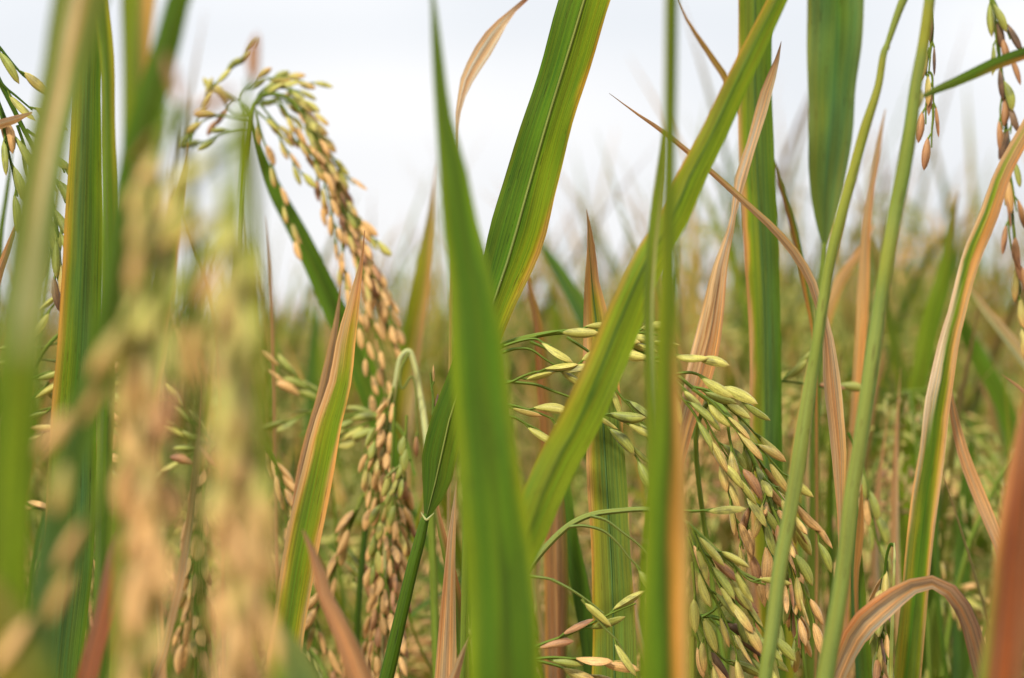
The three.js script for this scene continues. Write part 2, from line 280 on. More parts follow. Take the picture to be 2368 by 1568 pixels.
function fieldPanicle(r, b, az, lod) {                           // [axis, grains]: nodding head
  b.y += 0.05; const h = 0.14 + r() * 0.08, out = 0.09 + r() * 0.08, pts = []; for (let i = 0; i <= 7; i++) { const s = i / 7; pts.push(new THREE.Vector3(b.x + Math.cos(az) * out * Math.pow(s, 1.6), b.y + h * (1.9 * s - 2.0 * s * s * s) * 0.8, b.z + Math.sin(az) * out * Math.pow(s, 1.6))); }
  const c = new THREE.CatmullRomCurve3(pts), gs = [], axis = [tubeGeo(pts, [0.0012, 0.0011, 0.001, 0.0009, 0.0008, 0.0006, 0.0005, 0.0004], () => PAL.E, 4, 10, 1)], n = lod ? 34 : 78, ripe = r(), T = new THREE.Vector3(), q = new THREE.Quaternion(), M = new THREE.Matrix4();
  const kinds = ripe < 0.45 ? 'gygg' : ripe < 0.72 ? 'ysgy' : 'tstb';
  for (let i = 0; i < n; i++) {
    const s = 0.36 + 0.64 * (i + r()) / n, p = c.getPoint(s); c.getTangent(s, T); const spread = 0.014 * (1.15 - Math.abs(s - 0.65));
    p.x += (r() - 0.5) * 2 * spread; p.z += (r() - 0.5) * 2 * spread; p.y -= r() * 0.025;
    T.y -= 0.5; T.x += (r() - 0.5) * 0.6; T.z += (r() - 0.5) * 0.6; T.normalize(); q.setFromUnitVectors(UPV, T);
    const L = 0.0088 * (lod ? 1.5 : 1), S = lod ? 1.5 : 1;
    gs.push(lowGrain[kinds[Math.floor(r() * kinds.length)]].clone().applyMatrix4(M.compose(p, q, new THREE.Vector3(L * S, L, L * S))));
  }
  return [mergeGeometries(axis), mergeGeometries(gs)];
}
function plantParts(seed, lod, heads) {
  const r = mulberry(seed), parts = [];
  const tillers = lod ? 5 : 9;
  for (let i = 0; i < tillers; i++) {
    const az = r() * 6.28, a0 = r() * 6.28, base = new THREE.Vector3(Math.cos(a0) * 0.03, -0.02, Math.sin(a0) * 0.03), H = 0.58 + r() * 0.18, top = new THREE.Vector3(base.x + Math.cos(az) * 0.1 * r(), H, base.z + Math.sin(az) * 0.1 * r());
    parts.push(['stem', tubeGeo([base, base.clone().lerp(top, 0.5), top], [0.0028, 0.0024, 0.0018], () => PAL.E, 5, 6, 3), stemMat]);
    const nl = lod ? 3 : 4;
    for (let k = 0; k < nl; k++) parts.push(['blade', fieldLeaf(r, base.clone().lerp(top, 0.55 + 0.45 * (k + r()) / nl), az + (r() - 0.5) * 3, lod, heads), leafMats[k % 3]]);
    if (heads || i % 4 !== 3) { const hb = top.clone(); const [a, g] = fieldPanicle(r, hb, az + (r() - 0.5), lod); parts.push(['panicle', a, stemMat, g]); }
  }
  return parts;
}
{
  const protos = [];
  for (let v = 0; v < 9; v++) {
    const o = new THREE.Group();
    for (const [n, g, m, gr] of plantParts(100 + v * 7, false, v > 5)) { const a = mesh(n, g, m, o); if (gr) { const s = mesh('grain_mass', gr, grainMat, a); s.userData.kind = 'stuff'; } }
    protos.push(o);
  }
  const r = mulberry(77); let k = 0;
  for (let z = 1.02; z < 3.9; z += 0.17) for (let x = -(0.25 * z + 0.22); x < 0.25 * z + 0.22; x += 0.17) {
    const near = z < 1.45, o = protos[near ? 6 + k % 3 : k % 6].clone(); o.name = numbered('rice_plant'); k++;
    o.position.set(x + (r() - 0.5) * 0.12, 0, -(z + (r() - 0.5) * 0.13)); o.rotation.y = r() * 6.28; const side = smooth(-0.02, 0.08, x / z), s = (near ? 0.86 + r() * 0.1 : z < 2.2 ? 0.85 + r() * 0.14 : 0.9 + r() * 0.2) + side * (near ? 0.04 : 0.06) - 0.03 * (1 - side); o.scale.set(1, s, 1);
    o.userData = { label: 'ripening rice plant with nodding golden heads in the blurred field', category: 'rice plant', group: 'rice plants in the field beyond' };
    scene.add(o);
  }
  // farther off the plants read as one mass
  const flat = []; for (let v = 0; v < 5; v++) { const ox = (v % 3 - 1) * 0.19 + (r() - 0.5) * 0.06, oz = (Math.floor(v / 2) - 1) * 0.19 + (r() - 0.5) * 0.06; for (const [, g, , gr] of plantParts(300 + v * 3, true)) for (const h of [g, gr]) if (h) flat.push(h.clone().translate(ox, 0, oz)); }
  const patch = mergeGeometries(flat), mats = [], M = new THREE.Matrix4(), Q = new THREE.Quaternion();
  for (let z = 4.2; z < 90;) { const step = 0.42 * Math.max(1, Math.sqrt(z / 10)); for (let x = -(0.25 * z + 0.4); x < 0.25 * z + 0.4; x += step) { const s = Math.max(1, step / 0.5); mats.push(new THREE.Matrix4().compose(new THREE.Vector3(x + (r() - 0.5) * 0.2 * s, 0, -(z + (r() - 0.5) * 0.2 * s)), new THREE.Quaternion().setFromAxisAngle(UPV, r() * 6.28), new THREE.Vector3(s, 0.9 + r() * 0.2, s))); } z += step; }
  const far = new THREE.InstancedMesh(patch, leafMats[0], mats.length); mats.forEach((m, i) => far.setMatrixAt(i, m));
  far.name = 'rice_field'; far.userData = { kind: 'stuff', label: 'far rice field reaching to the pale horizon', category: 'rice field' }; far.castShadow = far.receiveShadow = true; scene.add(far);
}
// ---------------------------------------------------------------- leaves and stalks close by
// the flag leaf in focus on its own culm
{
  const t = leaf('rice_leaf', 'wide dark green leaf with pale midrib, joined by a collar to its thin stalk', [0.68, 0.685], [[1372, -70, 118], [1349, 0, 116], [1306, 150, 114], [1259, 300, 114], [1225, 420, 124], [1192, 545, 128], [1140, 700, 98], [1084, 850, 86], [1036, 970, 80], [1013, 1060, 80], [1008, 1110, 70], [997, 1160, 42], [987, 1190, 16]],
    [[0, 'G0 G.45 L.7 L.93 Y.97 O1'], [0.3, 'G0 G.5 L.7 G.93 Y.98 Y1'], [0.5, 'D0 G.5 L.7 L.9 Y.96 O1'], [0.62, 'D0 G.5 L.8 Y.98 Y1'], [1, 'G0 D.5 G1']], { fold: 0.3, yaw: 0.12, cols: 26, rib: 0.00045, ribc: 'M', stem: false });
  const id = 900, c = [[987, 1188, 14], [981, 1205, 20], [970, 1250, 26], [954, 1310, 28], [930, 1410, 30], [900, 1540, 33], [885, 1600, 34]], pts = c.map(q => P(q[0], q[1], 0.686)), rad = c.map(q => q[2] * 0.5 * VS * 0.686);
  mesh('culm', tubeGeo(pts, rad, () => PAL.D, 14, 40, id), stemMat, t); rootTo(pts[6], rad[6], t, PAL.G);
  mesh('collar', tubeGeo([P(973, 1184, 0.6835), P(979, 1194, 0.683), P(986, 1202, 0.6825), P(993, 1196, 0.683), P(1004, 1186, 0.6835)], [0.0001, 0.0003, 0.00045, 0.0003, 0.0001], () => PAL.S, 8, 10, 4), stemMat, t);
}
leaf('rice_leaf', 'large blurred green leaf tapering to a fine tip, standing in front of the collared leaf', [0.46, 0.44], [[993, -50, 6], [1001, 0, 12], [1009, 100, 24], [1024, 265, 38], [1047, 398, 66], [1063, 520, 82], [1087, 653, 100], [1102, 785, 120], [1112, 918, 132], [1135, 1141, 150], [1155, 1343, 158], [1166, 1545, 165], [1170, 1650, 166]], [[0, 'E0 G.5 L1'], [0.3, 'L0 G.3 G.8 L1'], [1, 'L0 G.2 G.48 D.55 G.62 G.9 L1']], { fold: 0.1, yaw: 0.15, yaw1: 0.05 });
leaf('rice_leaf', 'bright yellow-green leaf slanting across the green rice panicle, with a dark fold along it', [0.60, 0.57], [[1852, -110, 36], [1797, 0, 44], [1700, 200, 56], [1638, 332, 62], [1603, 398, 66], [1549, 520, 68], [1505, 590, 72], [1448, 719, 86], [1395, 852, 92], [1335, 984, 94], [1303, 1040, 92], [1256, 1141, 92], [1216, 1250, 78], [1180, 1350, 58], [1150, 1500, 44]], [[0, 'O0 Y.15 G.5 L1'], [0.35, 'O0 L.16 L.45 D.52 L.6 L1'], [0.7, 'Y0 L.16 L.4 D.5 L.6 L1'], [1, 'L0 G.4 G.8 L1']], { fold: 0.2, yaw: 0.1, cols: 22 });
leaf('rice_leaf', 'upright blurred folded leaf with an orange margin, passing before the rice panicle', [0.44, 0.43], [[1553, -60, 28], [1552, 0, 30], [1550, 200, 30], [1547, 400, 30], [1544, 653, 40], [1541, 785, 52], [1541, 918, 62], [1540, 1040, 82], [1540, 1309, 106], [1538, 1520, 118], [1537, 1640, 120]], [[0, 'Y0 L.3 D.7 E1'], [0.48, 'L0 L.3 D.6 L.8 L1'], [0.57, 'L0 L.3 D.55 O.8 C1'], [1, 'L0 G.3 D.6 O.72 C.9 Y1']], { fold: 0.22, yaw: 0.1 });
leaf('rice_leaf', 'pointed leaf with orange dried margins and tan tip before the golden drooping panicle', [0.675, 0.655], [[843, 533, 1.5], [836, 600, 8], [820, 686, 26], [800, 785, 44], [785, 885, 54], [757, 984, 64], [745, 1040, 70], [716, 1175, 80], [689, 1309, 80], [668, 1444, 76], [650, 1580, 76]], [[0, 'B0 B1'], [0.13, 'T0 P.6 C1'], [0.2, 'T0 T.4 C.55 Y.7 C1'], [0.34, 'P0 T.2 C.27 L.36 L.82 C.92 C1'], [0.46, 'T0 T.12 C.2 Y.27 L.4 L.8 C.92 C1'], [0.62, 'T0 C.1 Y.2 G.4 L.7 Y.84 C.92 C1'], [1, 'T0 C.06 Y.16 G.45 L.7 Y.84 C.93 C1']], { fold: 0.12, yaw: 0.1, cols: 24 });
leaf('rice_leaf', 'straight olive leaf with an orange-tan spear tip, standing behind the slanting bright leaf', [0.72, 0.70], [[1356, 484, 1], [1362, 530, 10], [1367, 586, 22], [1368, 653, 33], [1375, 719, 54], [1385, 820, 76], [1393, 951, 86], [1400, 1074, 90], [1407, 1208, 90], [1416, 1376, 94], [1420, 1545, 104], [1422, 1640, 104]], [[0, 'P0 C1'], [0.13, 'C0 C.4 P1'], [0.18, 'C0 C.3 L.5 Y.65 C1'], [0.3, 'P0 C.16 L.32 E.7 E.9 C1'], [0.5, 'C0 Y.14 E.4 E.95 C1'], [1, 'C0 Y.1 E.3 E.6 E.96 Y1']], { fold: 0.12, yaw: 0.25, cols: 22, rib: 0.0003, ribc: 'H' });
leaf('dry_rice_leaf', 'slender dry tan leaf arching down from a fine tip, passing behind the slanting bright leaf', [0.70, 0.66], [[1408, 216, 1], [1470, 262, 5], [1530, 303, 10], [1600, 360, 12], [1680, 430, 14], [1740, 485, 15], [1783, 525, 17], [1837, 586, 20], [1876, 653, 19], [1892, 705, 18], [1908, 755, 22], [1915, 802, 28], [1922, 885, 38], [1932, 984, 36], [1938, 1040, 34], [1943, 1175, 18], [1945, 1300, 14], [1940, 1568, 12]], [[0, 'B0 P1'], [0.25, 'B0 T.6 A1'], [0.5, 'T0 P.5 W1'], [0.75, 'P0 T.5 O1'], [1, 'T0 O1']], { dry: 1, fold: 0.55, yaw: 0.3, cols: 12 });
leaf('dry_rice_leaf', 'folded pinkish-tan dry leaf with a sharp tip, crossing before the orange-edged green leaf', [0.72, 0.71], [[1806, 96, 1], [1800, 120, 6], [1793, 149, 14], [1775, 199, 24], [1756, 265, 28], [1737, 332, 24], [1711, 415, 27], [1698, 481, 13], [1691, 520, 15], [1664, 620, 33], [1648, 719, 50], [1636, 785, 60], [1621, 852, 62], [1603, 918, 50], [1580, 1001, 40], [1560, 1100, 30], [1545, 1250, 25]], [[0, 'K0 B1'], [0.06, 'B0 T.5 W1'], [0.2, 'T0 V.5 W1'], [0.4, 'W0 V.5 T1'], [0.5, 'T0 W.2 B.32 W.42 B.55 W.65 P1'], [0.62, 'W0 B.14 T.24 B.36 W.46 B.52 P.6 T.8 P1'], [0.78, 'P0 B.2 T.3 B.38 P.55 T.7 P1'], [1, 'P0 B1']], { dry: 1, fold: 0.5, yaw: 0.25, yaw1: -0.2, cols: 20 });
leaf('rice_leaf', 'broad upright green leaf with a salmon dried margin, behind the sharp tan leaf', [0.78, 0.80], [[1745, -60, 80], [1746, 0, 78], [1745, 200, 77], [1749, 365, 82], [1757, 520, 80], [1765, 686, 75], [1769, 785, 72], [1770, 918, 73], [1771, 1040, 73], [1775, 1250, 72], [1780, 1600, 70]], [[0, 'P0 C.06 L.12 E.3 G1'], [0.5, 'P0 P.06 C.12 L.18 E.4 H.6 G1'], [1, 'P0 P.1 C.18 Y.24 L.4 H.6 G1']], { fold: 0.15, yaw: 0.1, cols: 18, rib: 0.0003, ribc: 'H' });
{
  const t = leaf('rice_leaf', 'very broad pale green leaf narrowing down into its collar beside two grey-green stalks', [0.84, 0.84], [[1932, -70, 128], [1931, 0, 129], [1928, 100, 125], [1922, 199, 108], [1920, 300, 102], [1912, 398, 84], [1908, 481, 58], [1906, 540, 28], [1906, 570, 10]], [[0, 'M0 H.3 G.6 H.8 M1'], [0.5, 'M0 E.3 H.5 H.8 M1'], [1, 'E0 H.5 M1']], { fold: 0.2, yaw: 0.2, stem: false });
  const pts = [P(1906, 562, 0.84), P(1900, 650, 0.84), P(1888, 900, 0.84), P(1880, 1250, 0.84), P(1870, 1600, 0.84)]; mesh('culm', tubeGeo(pts, [0.0009, 0.0016, 0.0018, 0.002, 0.002], () => PAL.E, 9, 24, 3), stemMat, t); rootTo(pts[4], 0.002, t);
}
stalk('smooth grey-green rice stalk with a pale joint, leaning across the broad pale leaf', [0.6, 0.59], [[2122, -60, 22], [2088, 0, 20], [2052, 100, 13], [2043, 123, 16], [2030, 199, 18], [1999, 299, 24], [1972, 398, 24], [1945, 497, 26], [1916, 620, 26], [1900, 719, 27], [1885, 819, 29], [1868, 918, 33], [1850, 1040, 36], [1828, 1175, 34], [1803, 1309, 35], [1787, 1444, 35], [1772, 1545, 33], [1760, 1640, 32]], 'NM', { nodes: [[2049, 110, 13.5, 0.599]], dir: new THREE.Vector3(0.38, 1, 0) });
{
  const t = stalk('thick grey-green rice stalk from which a narrow green leaf branches off', [0.58, 0.57], [[2158, -60, 25], [2149, 0, 25], [2135, 100, 26], [2117, 199, 28], [2104, 299, 32], [2088, 398, 35], [2066, 510, 33], [2042, 653, 32], [2023, 785, 34], [2004, 918, 36], [1986, 1040, 35], [1969, 1141, 36], [1954, 1276, 37], [1935, 1410, 40], [1911, 1545, 42], [1897, 1640, 42]], 'NM', { nodes: [[2119, 228, 27, 0.579]], dir: new THREE.Vector3(0.16, 1, 0) });
  const c = [[2128, 226, 8], [2160, 211, 17], [2225, 184, 24], [2295, 152, 29], [2367, 126, 30], [2450, 96, 26], [2560, 70, 4]], w = c.map(q => q[2] * VS * 0.58);
  mesh('blade', ribbonGeo(c.map((q, i) => P(q[0], q[1], 0.578 + i * 0.002)), w, [[0, parseStops('G0 E.6 M1')], [0.3, parseStops('L0 G.4 G1')], [0.6, parseStops('C0 O.3 D.4 G1')], [1, parseStops('C0 O.3 G1')]], { fold: 0.5, yaw: 0.3, seed: 71, cols: 12 }), leafMats[1], t);
}
leaf('rice_leaf', 'tall leaf half green and half peach-tan, bending beside the dangling grain string', [0.75, 0.73], [[2440, 170, 30], [2378, 290, 34], [2320, 398, 38], [2285, 500, 44], [2249, 586, 44], [2229, 653, 40], [2213, 719, 40], [2195, 785, 46], [2176, 885, 54], [2167, 935, 58], [2156, 1040, 58], [2140, 1141, 62], [2124, 1276, 60], [2112, 1410, 60], [2099, 1545, 62], [2090, 1640, 62]], [[0, 'T0 P.5 C1'], [0.2, 'W0 T.2 L.3 L.45 C.55 P1'], [0.35, 'V0 W.12 G.25 L.5 C.62 T1'], [0.5, 'V0 W.34 G.42 L.66 C.78 W1'], [0.6, 'W0 C.14 G.22 G.6 Y.74 C.85 W1'], [0.75, 'C0 E.08 Y.25 G.4 G.7 L.86 C.95 T1'], [1, 'E0 Y.3 G.4 E.75 L.88 C1']], { fold: 0.35, yaw: 0.15, cols: 20 });
leaf('dry_rice_leaf', 'narrow pink-tan dry strip slanting from the half peach leaf towards the red-brown leaf', [0.76, 0.72], [[2194, 890, 8], [2205, 960, 20], [2225, 1040, 28], [2262, 1141, 30], [2305, 1242, 32], [2340, 1320, 32], [2390, 1450, 30], [2430, 1600, 26]], [[0, 'P0 T1'], [1, 'P0 W.5 P1']], { dry: 1, fold: 0.2 });
leaf('dry_rice_leaf', 'wide blurred red-brown leaf with a green edge, beside the arched brown dry leaf', [0.46, 0.44], [[2385, 850, 8], [2378, 960, 40], [2366, 1080, 66], [2352, 1208, 82], [2337, 1376, 90], [2318, 1545, 100], [2308, 1640, 104]], [[0, 'P0 R1'], [0.4, 'P0 R.3 R1'], [1, 'E0 L.12 R.3 R.7 B1']], { dry: 1, fold: 0.3, yaw: 0.2 });
leaf('dry_rice_leaf', 'dry brown leaf bent over into an arch, folded along its length', [0.62, 0.65], [[2290, 1640, 30], [2276, 1560, 38], [2262, 1490, 44], [2240, 1425, 44], [2205, 1372, 38], [2165, 1346, 30], [2112, 1354, 34], [2050, 1396, 52], [1985, 1456, 58], [1948, 1530, 44], [1920, 1620, 36]], [[0, 'B0 K.5 B1'], [0.36, 'K0 B.5 K1'], [0.42, 'B0 P.4 B.6 P1'], [0.48, 'T0 B.45 W.6 V1'], [0.62, 'P0 B.4 K.46 W.55 V1'], [1, 'P0 T.3 B.46 W.6 T1']], { dry: 1, fold: 0.55, yaw: 0.3, yaw1: 0.1, cols: 18 });
leaf('rice_leaf', 'dark green blade slanting down behind the golden drooping panicle', [0.94, 0.90], [[573, 262, 4], [592, 332, 14], [632, 431, 34], [680, 520, 40], [730, 620, 48], [775, 719, 54], [825, 819, 58], [862, 918, 58], [888, 1000, 56], [905, 1120, 52], [915, 1568, 46]], [[0, 'G0 G1'], [1, 'G0 D.5 G1']], { fold: 0.15, yaw: -0.2 });
leaf('rice_leaf', 'blurred olive and tan leaf pointing up between the golden panicle and the large green leaf', [1.0, 0.97], [[1009, 380, 2], [1001, 450, 9], [993, 520, 19], [981, 600, 32], [966, 700, 44], [950, 800, 50], [935, 900, 54], [925, 1000, 54], [915, 1568, 50]], [[0, 'B0 T1'], [0.2, 'L0 Y.6 C1'], [0.5, 'L0 G.3 Y.5 T.9 P1'], [1, 'L0 G.5 Y1']], { fold: 0.2 });
leaf('dry_rice_leaf', 'cream curled dry leaf against the sky beside the large green leaf tip', [0.76, 0.76], [[1245, -30, 8], [1210, 3, 11], [1180, 30, 15], [1150, 65, 30], [1122, 105, 38], [1094, 150, 36], [1075, 190, 30], [1066, 225, 18], [1058, 265, 11], [1055, 310, 6], [1050, 450, 6], [1042, 800, 8], [1035, 1568, 8]], [[0, 'R0 B1'], [0.03, 'B0 R1'], [0.06, 'P0 W.3 V1'], [0.2, 'W0 V.3 P.5 V.8 V1'], [0.3, 'W0 V1'], [0.36, 'T0 T1'], [1, 'T0 Y1']], { dry: 1, fold: 0.4, yaw: 0.3, yaw1: -0.2, cols: 14 });
leaf('rice_leaf', 'sharp ribbed green leaf with a yellow margin, behind pale blurred leaves', [0.655, 0.65], [[212, -50, 66], [205, 100, 62], [202, 172, 60], [198, 332, 70], [193, 520, 84], [187, 686, 90], [180, 819, 94], [172, 918, 98], [165, 1141, 110], [158, 1276, 112], [145, 1410, 112], [132, 1545, 110], [125, 1640, 110]], [[0, 'Y0 E.3 G1'], [0.3, 'O0 Y.12 H.4 G.8 L1'], [0.55, 'O0 L.15 G.4 H.7 G1'], [0.8, 'C0 E.1 H.4 H.7 G1'], [1, 'E0 H.4 G1']], { fold: 0.2, yaw: -0.2, cols: 24 });
leaf('rice_leaf', 'narrow dark olive blade directly beside the sharp ribbed leaf', [0.61, 0.60], [[226, -60, 38], [231, 0, 38], [246, 166, 36], [249, 332, 36], [250, 500, 38], [250, 640, 38], [245, 800, 40], [240, 1000, 40], [230, 1568, 40]], [[0, 'L0 G.6 Y1'], [1, 'G0 D1']], { fold: 0.3, yaw: 0.4 });
leaf('rice_leaf', 'pale greyish blurred leaf with a whitish dried stripe, turning green lower down', [0.37, 0.36], [[205, -80, 132], [182, 0, 124], [142, 180, 100], [100, 380, 100], [72, 580, 104], [46, 780, 100], [36, 950, 96], [22, 1200, 100], [8, 1450, 116], [0, 1620, 120]], [[0, 'L0 E.3 M.5 E1'], [0.06, 'E0 M.3 S.42 V.5 S.6 M.72 E1'], [0.2, 'E0 M.25 S.42 V.52 S.62 M.75 E1'], [0.4, 'E0 M.3 S.5 S.6 M.75 E1'], [0.5, 'E0 S.5 S.6 L1'], [0.54, 'L0 L.5 E1'], [0.58, 'G0 L.5 G1'], [1, 'G0 L.5 G1']], { fold: 0.2 });
leaf('rice_leaf', 'deep green blurred leaf slanting down behind the brown-tipped blurred panicle', [0.41, 0.43], [[433, -60, 52], [411, 0, 54], [384, 100, 62], [352, 210, 74], [322, 332, 80], [303, 430, 78], [284, 540, 74], [262, 686, 62], [238, 800, 60], [205, 918, 62], [165, 1050, 66], [128, 1200, 66], [105, 1330, 60], [95, 1568, 60]], [[0, 'G0 G1'], [0.5, 'G0 D.6 G1'], [1, 'H0 H1']], { fold: 0.2, yaw: 0.2 });
leaf('rice_leaf', 'olive blurred leaf with an orange patch beside the deep green blurred leaf', [0.42, 0.42], [[322, -60, 84], [318, 0, 80], [312, 150, 62], [308, 300, 52], [300, 430, 44], [290, 640, 34], [280, 900, 30], [270, 1568, 26]], [[0, 'E0 L.5 C.8 E1'], [0.12, 'L0 E.6 C1'], [0.2, 'L0 E1'], [1, 'L0 L1']], { fold: 0.2 });
leaf('rice_leaf', 'olive leaf lying low beneath the pale blurred leaf, fully out of focus', [0.31, 0.3], [[-70, 1290, 20], [-40, 1360, 90], [5, 1450, 130], [40, 1568, 170], [60, 1660, 180]], [[0, 'A0 A1'], [1, 'A0 A.5 D1']], { fold: 0.2 });
leaf('dry_rice_leaf', 'dark red-brown dry leaf between the ribbed green leaf and the blurred panicle', [0.52, 0.5], [[287, 1110, 4], [271, 1242, 28], [246, 1376, 44], [206, 1545, 48], [190, 1640, 48]], [[0, 'B0 R1'], [1, 'R0 R1']], { dry: 1, fold: 0.2, yaw: 0.3 });
leaf('rice_leaf', 'yellow-green leaf behind the dark red-brown dry leaf', [0.8, 0.78], [[305, 900, 4], [300, 980, 24], [290, 1120, 44], [283, 1250, 50], [275, 1400, 56], [265, 1600, 60]], [[0, 'L0 L1'], [1, 'E0 L.5 Y1']], { fold: 0.2 });
leaf('dry_rice_leaf', 'pale brown dry blade leaning across the foot of the orange-margined pointed leaf', [0.54, 0.52], [[700, 1225, 4], [735, 1310, 26], [750, 1376, 34], [790, 1460, 44], [823, 1545, 58], [850, 1640, 62]], [[0, 'P0 B1'], [1, 'B0 P.5 B1']], { dry: 1, fold: 0.25 });
leaf('rice_leaf', 'grey-green blurred leaf tip beside the two blurred golden panicles', [0.40, 0.39], [[652, 1448, 8], [668, 1490, 50], [684, 1545, 90], [695, 1620, 110]], [[0, 'M0 M1'], [1, 'M0 H.5 M1']], { fold: 0.2 });
leaf('dry_rice_leaf', 'tan spear-shaped dry leaf standing beneath the collared green leaf', [0.68, 0.67], [[1055, 1112, 1], [1050, 1180, 10], [1044, 1242, 18], [1037, 1376, 32], [1031, 1545, 50], [1028, 1640, 52]], [[0, 'W0 T1'], [0.4, 'P0 T1'], [1, 'T0 P.5 T1']], { dry: 1, fold: 0.2, cols: 12 });
leaf('dry_rice_leaf', 'small orange-brown dry tip beside the tan spear-shaped leaf', [0.63, 0.62], [[1084, 1470, 1], [1066, 1520, 14], [1045, 1580, 28], [1030, 1640, 34]], [[0, 'T0 B1'], [1, 'T0 R1']], { dry: 1, fold: 0.5 });
leaf('rice_leaf', 'slim grey-green blade with a reddish sheath just behind the tan spear-shaped leaf', [0.72, 0.71], [[1006, 1150, 6], [1014, 1200, 14], [1030, 1270, 20], [1048, 1350, 26], [1062, 1430, 26], [1070, 1500, 26], [1075, 1640, 24]], [[0, 'M0 P1'], [0.3, 'G0 R1'], [1, 'G0 H1']], { fold: 0.3 });
leaf('rice_leaf', 'green blade slanting behind the stalk of the collared leaf', [0.92, 0.9], [[930, 1130, 4], [965, 1205, 14], [1000, 1280, 20], [1030, 1345, 24], [1070, 1450, 26], [1090, 1600, 24]], [[0, 'G0 H1'], [1, 'G0 G1']]);
leaf('rice_leaf', 'dark green curved blade behind the foot of the slanting bright leaf', [0.8, 0.78], [[1290, 1040, 16], [1303, 1130, 30], [1310, 1200, 36], [1325, 1290, 42], [1340, 1360, 42], [1352, 1440, 38], [1362, 1520, 32], [1366, 1640, 30]], [[0, 'D0 G1'], [1, 'D0 D.5 G1']], { fold: 0.3, yaw: 0.3 });
leaf('dry_rice_leaf', 'brown-purple dry blade beside the dark green curved blade', [0.78, 0.77], [[1288, 1090, 14], [1295, 1180, 24], [1299, 1300, 28], [1301, 1400, 26], [1298, 1568, 24]], [[0, 'B0 A1'], [1, 'P0 B.5 A1']], { dry: 1, fold: 0.3 });
leaf('dry_rice_leaf', 'narrow twisted orange-brown leaf under the arching green grain sprays', [0.86, 0.84], [[1216, 620, 6], [1228, 680, 14], [1245, 752, 20], [1251, 819, 27], [1259, 918, 32], [1268, 1050, 32], [1275, 1568, 30]], [[0, 'B0 O1'], [0.2, 'R0 A1'], [1, 'O0 B.4 P1']], { dry: 1, fold: 0.6 });
leaf('rice_leaf', 'blurred bluish-green blade slanting behind the olive spear-tipped leaf', [1.12, 1.08], [[1246, 558, 4], [1285, 615, 24], [1322, 678, 34], [1352, 735, 38], [1395, 880, 38], [1420, 1100, 36], [1430, 1568, 34]], [[0, 'H0 G1'], [1, 'G0 H1']]);
leaf('dry_rice_leaf', 'orange-salmon upright dry leaf seen between the two grey-green stalks', [0.86, 0.83], [[2047, 252, 2], [2035, 310, 10], [2027, 360, 14], [2015, 430, 16], [2003, 520, 20], [1997, 653, 27], [1990, 785, 28], [1982, 885, 24], [1975, 980, 22], [1962, 1200, 22], [1950, 1568, 20]], [[0, 'W0 P1'], [0.4, 'C0 C1'], [1, 'C0 P.5 O1']], { dry: 1, fold: 0.25 });
leaf('dry_rice_leaf', 'curved yellow-tan blurred leaf behind the leaning grey-green stalk', [0.98, 0.93], [[2020, 520, 4], [1985, 588, 18], [1950, 635, 24], [1926, 690, 24], [1900, 780, 24], [1870, 900, 26], [1840, 1100, 28], [1820, 1568, 28]], [[0, 'P0 T1'], [0.25, 'T0 O1'], [0.6, 'O0 Y1'], [1, 'L0 Y1']], { fold: 0.2 });
leaf('rice_leaf', 'thin leaf, green one side and rusty the other, beside the salmon-margined leaf', [0.82, 0.81], [[1788, 365, 3], [1806, 430, 12], [1828, 500, 17], [1848, 586, 17], [1860, 653, 16], [1873, 720, 12], [1885, 800, 10], [1890, 1100, 10], [1888, 1568, 10]], [[0, 'B0 L1'], [0.3, 'R0 O.5 G.55 E1'], [1, 'P0 G1']], { fold: 0.4, cols: 16 });
leaf('dry_rice_leaf', 'fine tan leaf tip reaching down from the blurred upright fold to the slanting leaf', [0.79, 0.84], [[1555, -25, 2], [1590, 50, 7], [1620, 95, 11], [1650, 140, 14], [1677, 180, 16], [1712, 260, 16], [1740, 400, 16], [1760, 700, 16], [1770, 1568, 16]], [[0, 'B0 O1'], [0.2, 'C0 Y.6 A1'], [1, 'T0 O1']], { dry: 1, fold: 0.4 });
leaf('rice_leaf', 'short olive blade with a pale streak hugging the blurred upright fold', [0.55, 0.54], [[1533, 300, 5], [1526, 390, 16], [1517, 480, 24], [1508, 560, 26], [1500, 700, 24], [1505, 1000, 22], [1515, 1568, 22]], [[0, 'L0 L1'], [0.25, 'E0 L.6 S.75 L1'], [1, 'L0 G1']]);
leaf('rice_leaf', 'blurred green blade standing behind the half peach-tan leaf', [1.08, 1.05], [[2216, 445, 4], [2200, 520, 20], [2187, 620, 34], [2165, 700, 42], [2150, 752, 43], [2130, 850, 42], [2118, 918, 40], [2105, 1040, 42], [2095, 1568, 40]], [[0, 'A0 B1'], [0.15, 'L0 G1'], [1, 'L0 G1']]);
leaf('rice_leaf', 'blurred vivid green blade slanting beyond the pink-tan dry strip', [1.12, 1.1], [[2205, 700, 6], [2232, 765, 30], [2265, 830, 38], [2298, 890, 40], [2335, 970, 40], [2380, 1100, 40], [2400, 1568, 38]], [[0, 'G0 G1'], [1, 'G0 L1']]);
leaf('dry_rice_leaf', 'blurred tan leaf leaning down behind the dangling grain string', [0.98, 0.95], [[2235, 655, 4], [2275, 712, 18], [2320, 765, 26], [2362, 820, 28], [2410, 900, 28], [2440, 1568, 24]], [[0, 'S0 T1'], [1, 'P0 T1']], { dry: 1 });
leaf('dry_rice_leaf', 'hair-thin rusty leaf tip pointing from beside the wide red-brown leaf', [0.76, 0.75], [[2316, 866, 1], [2335, 880, 5], [2367, 905, 9], [2420, 970, 12], [2440, 1568, 12]], [[0, 'B0 P1'], [1, 'P0 T1']], { dry: 1 });
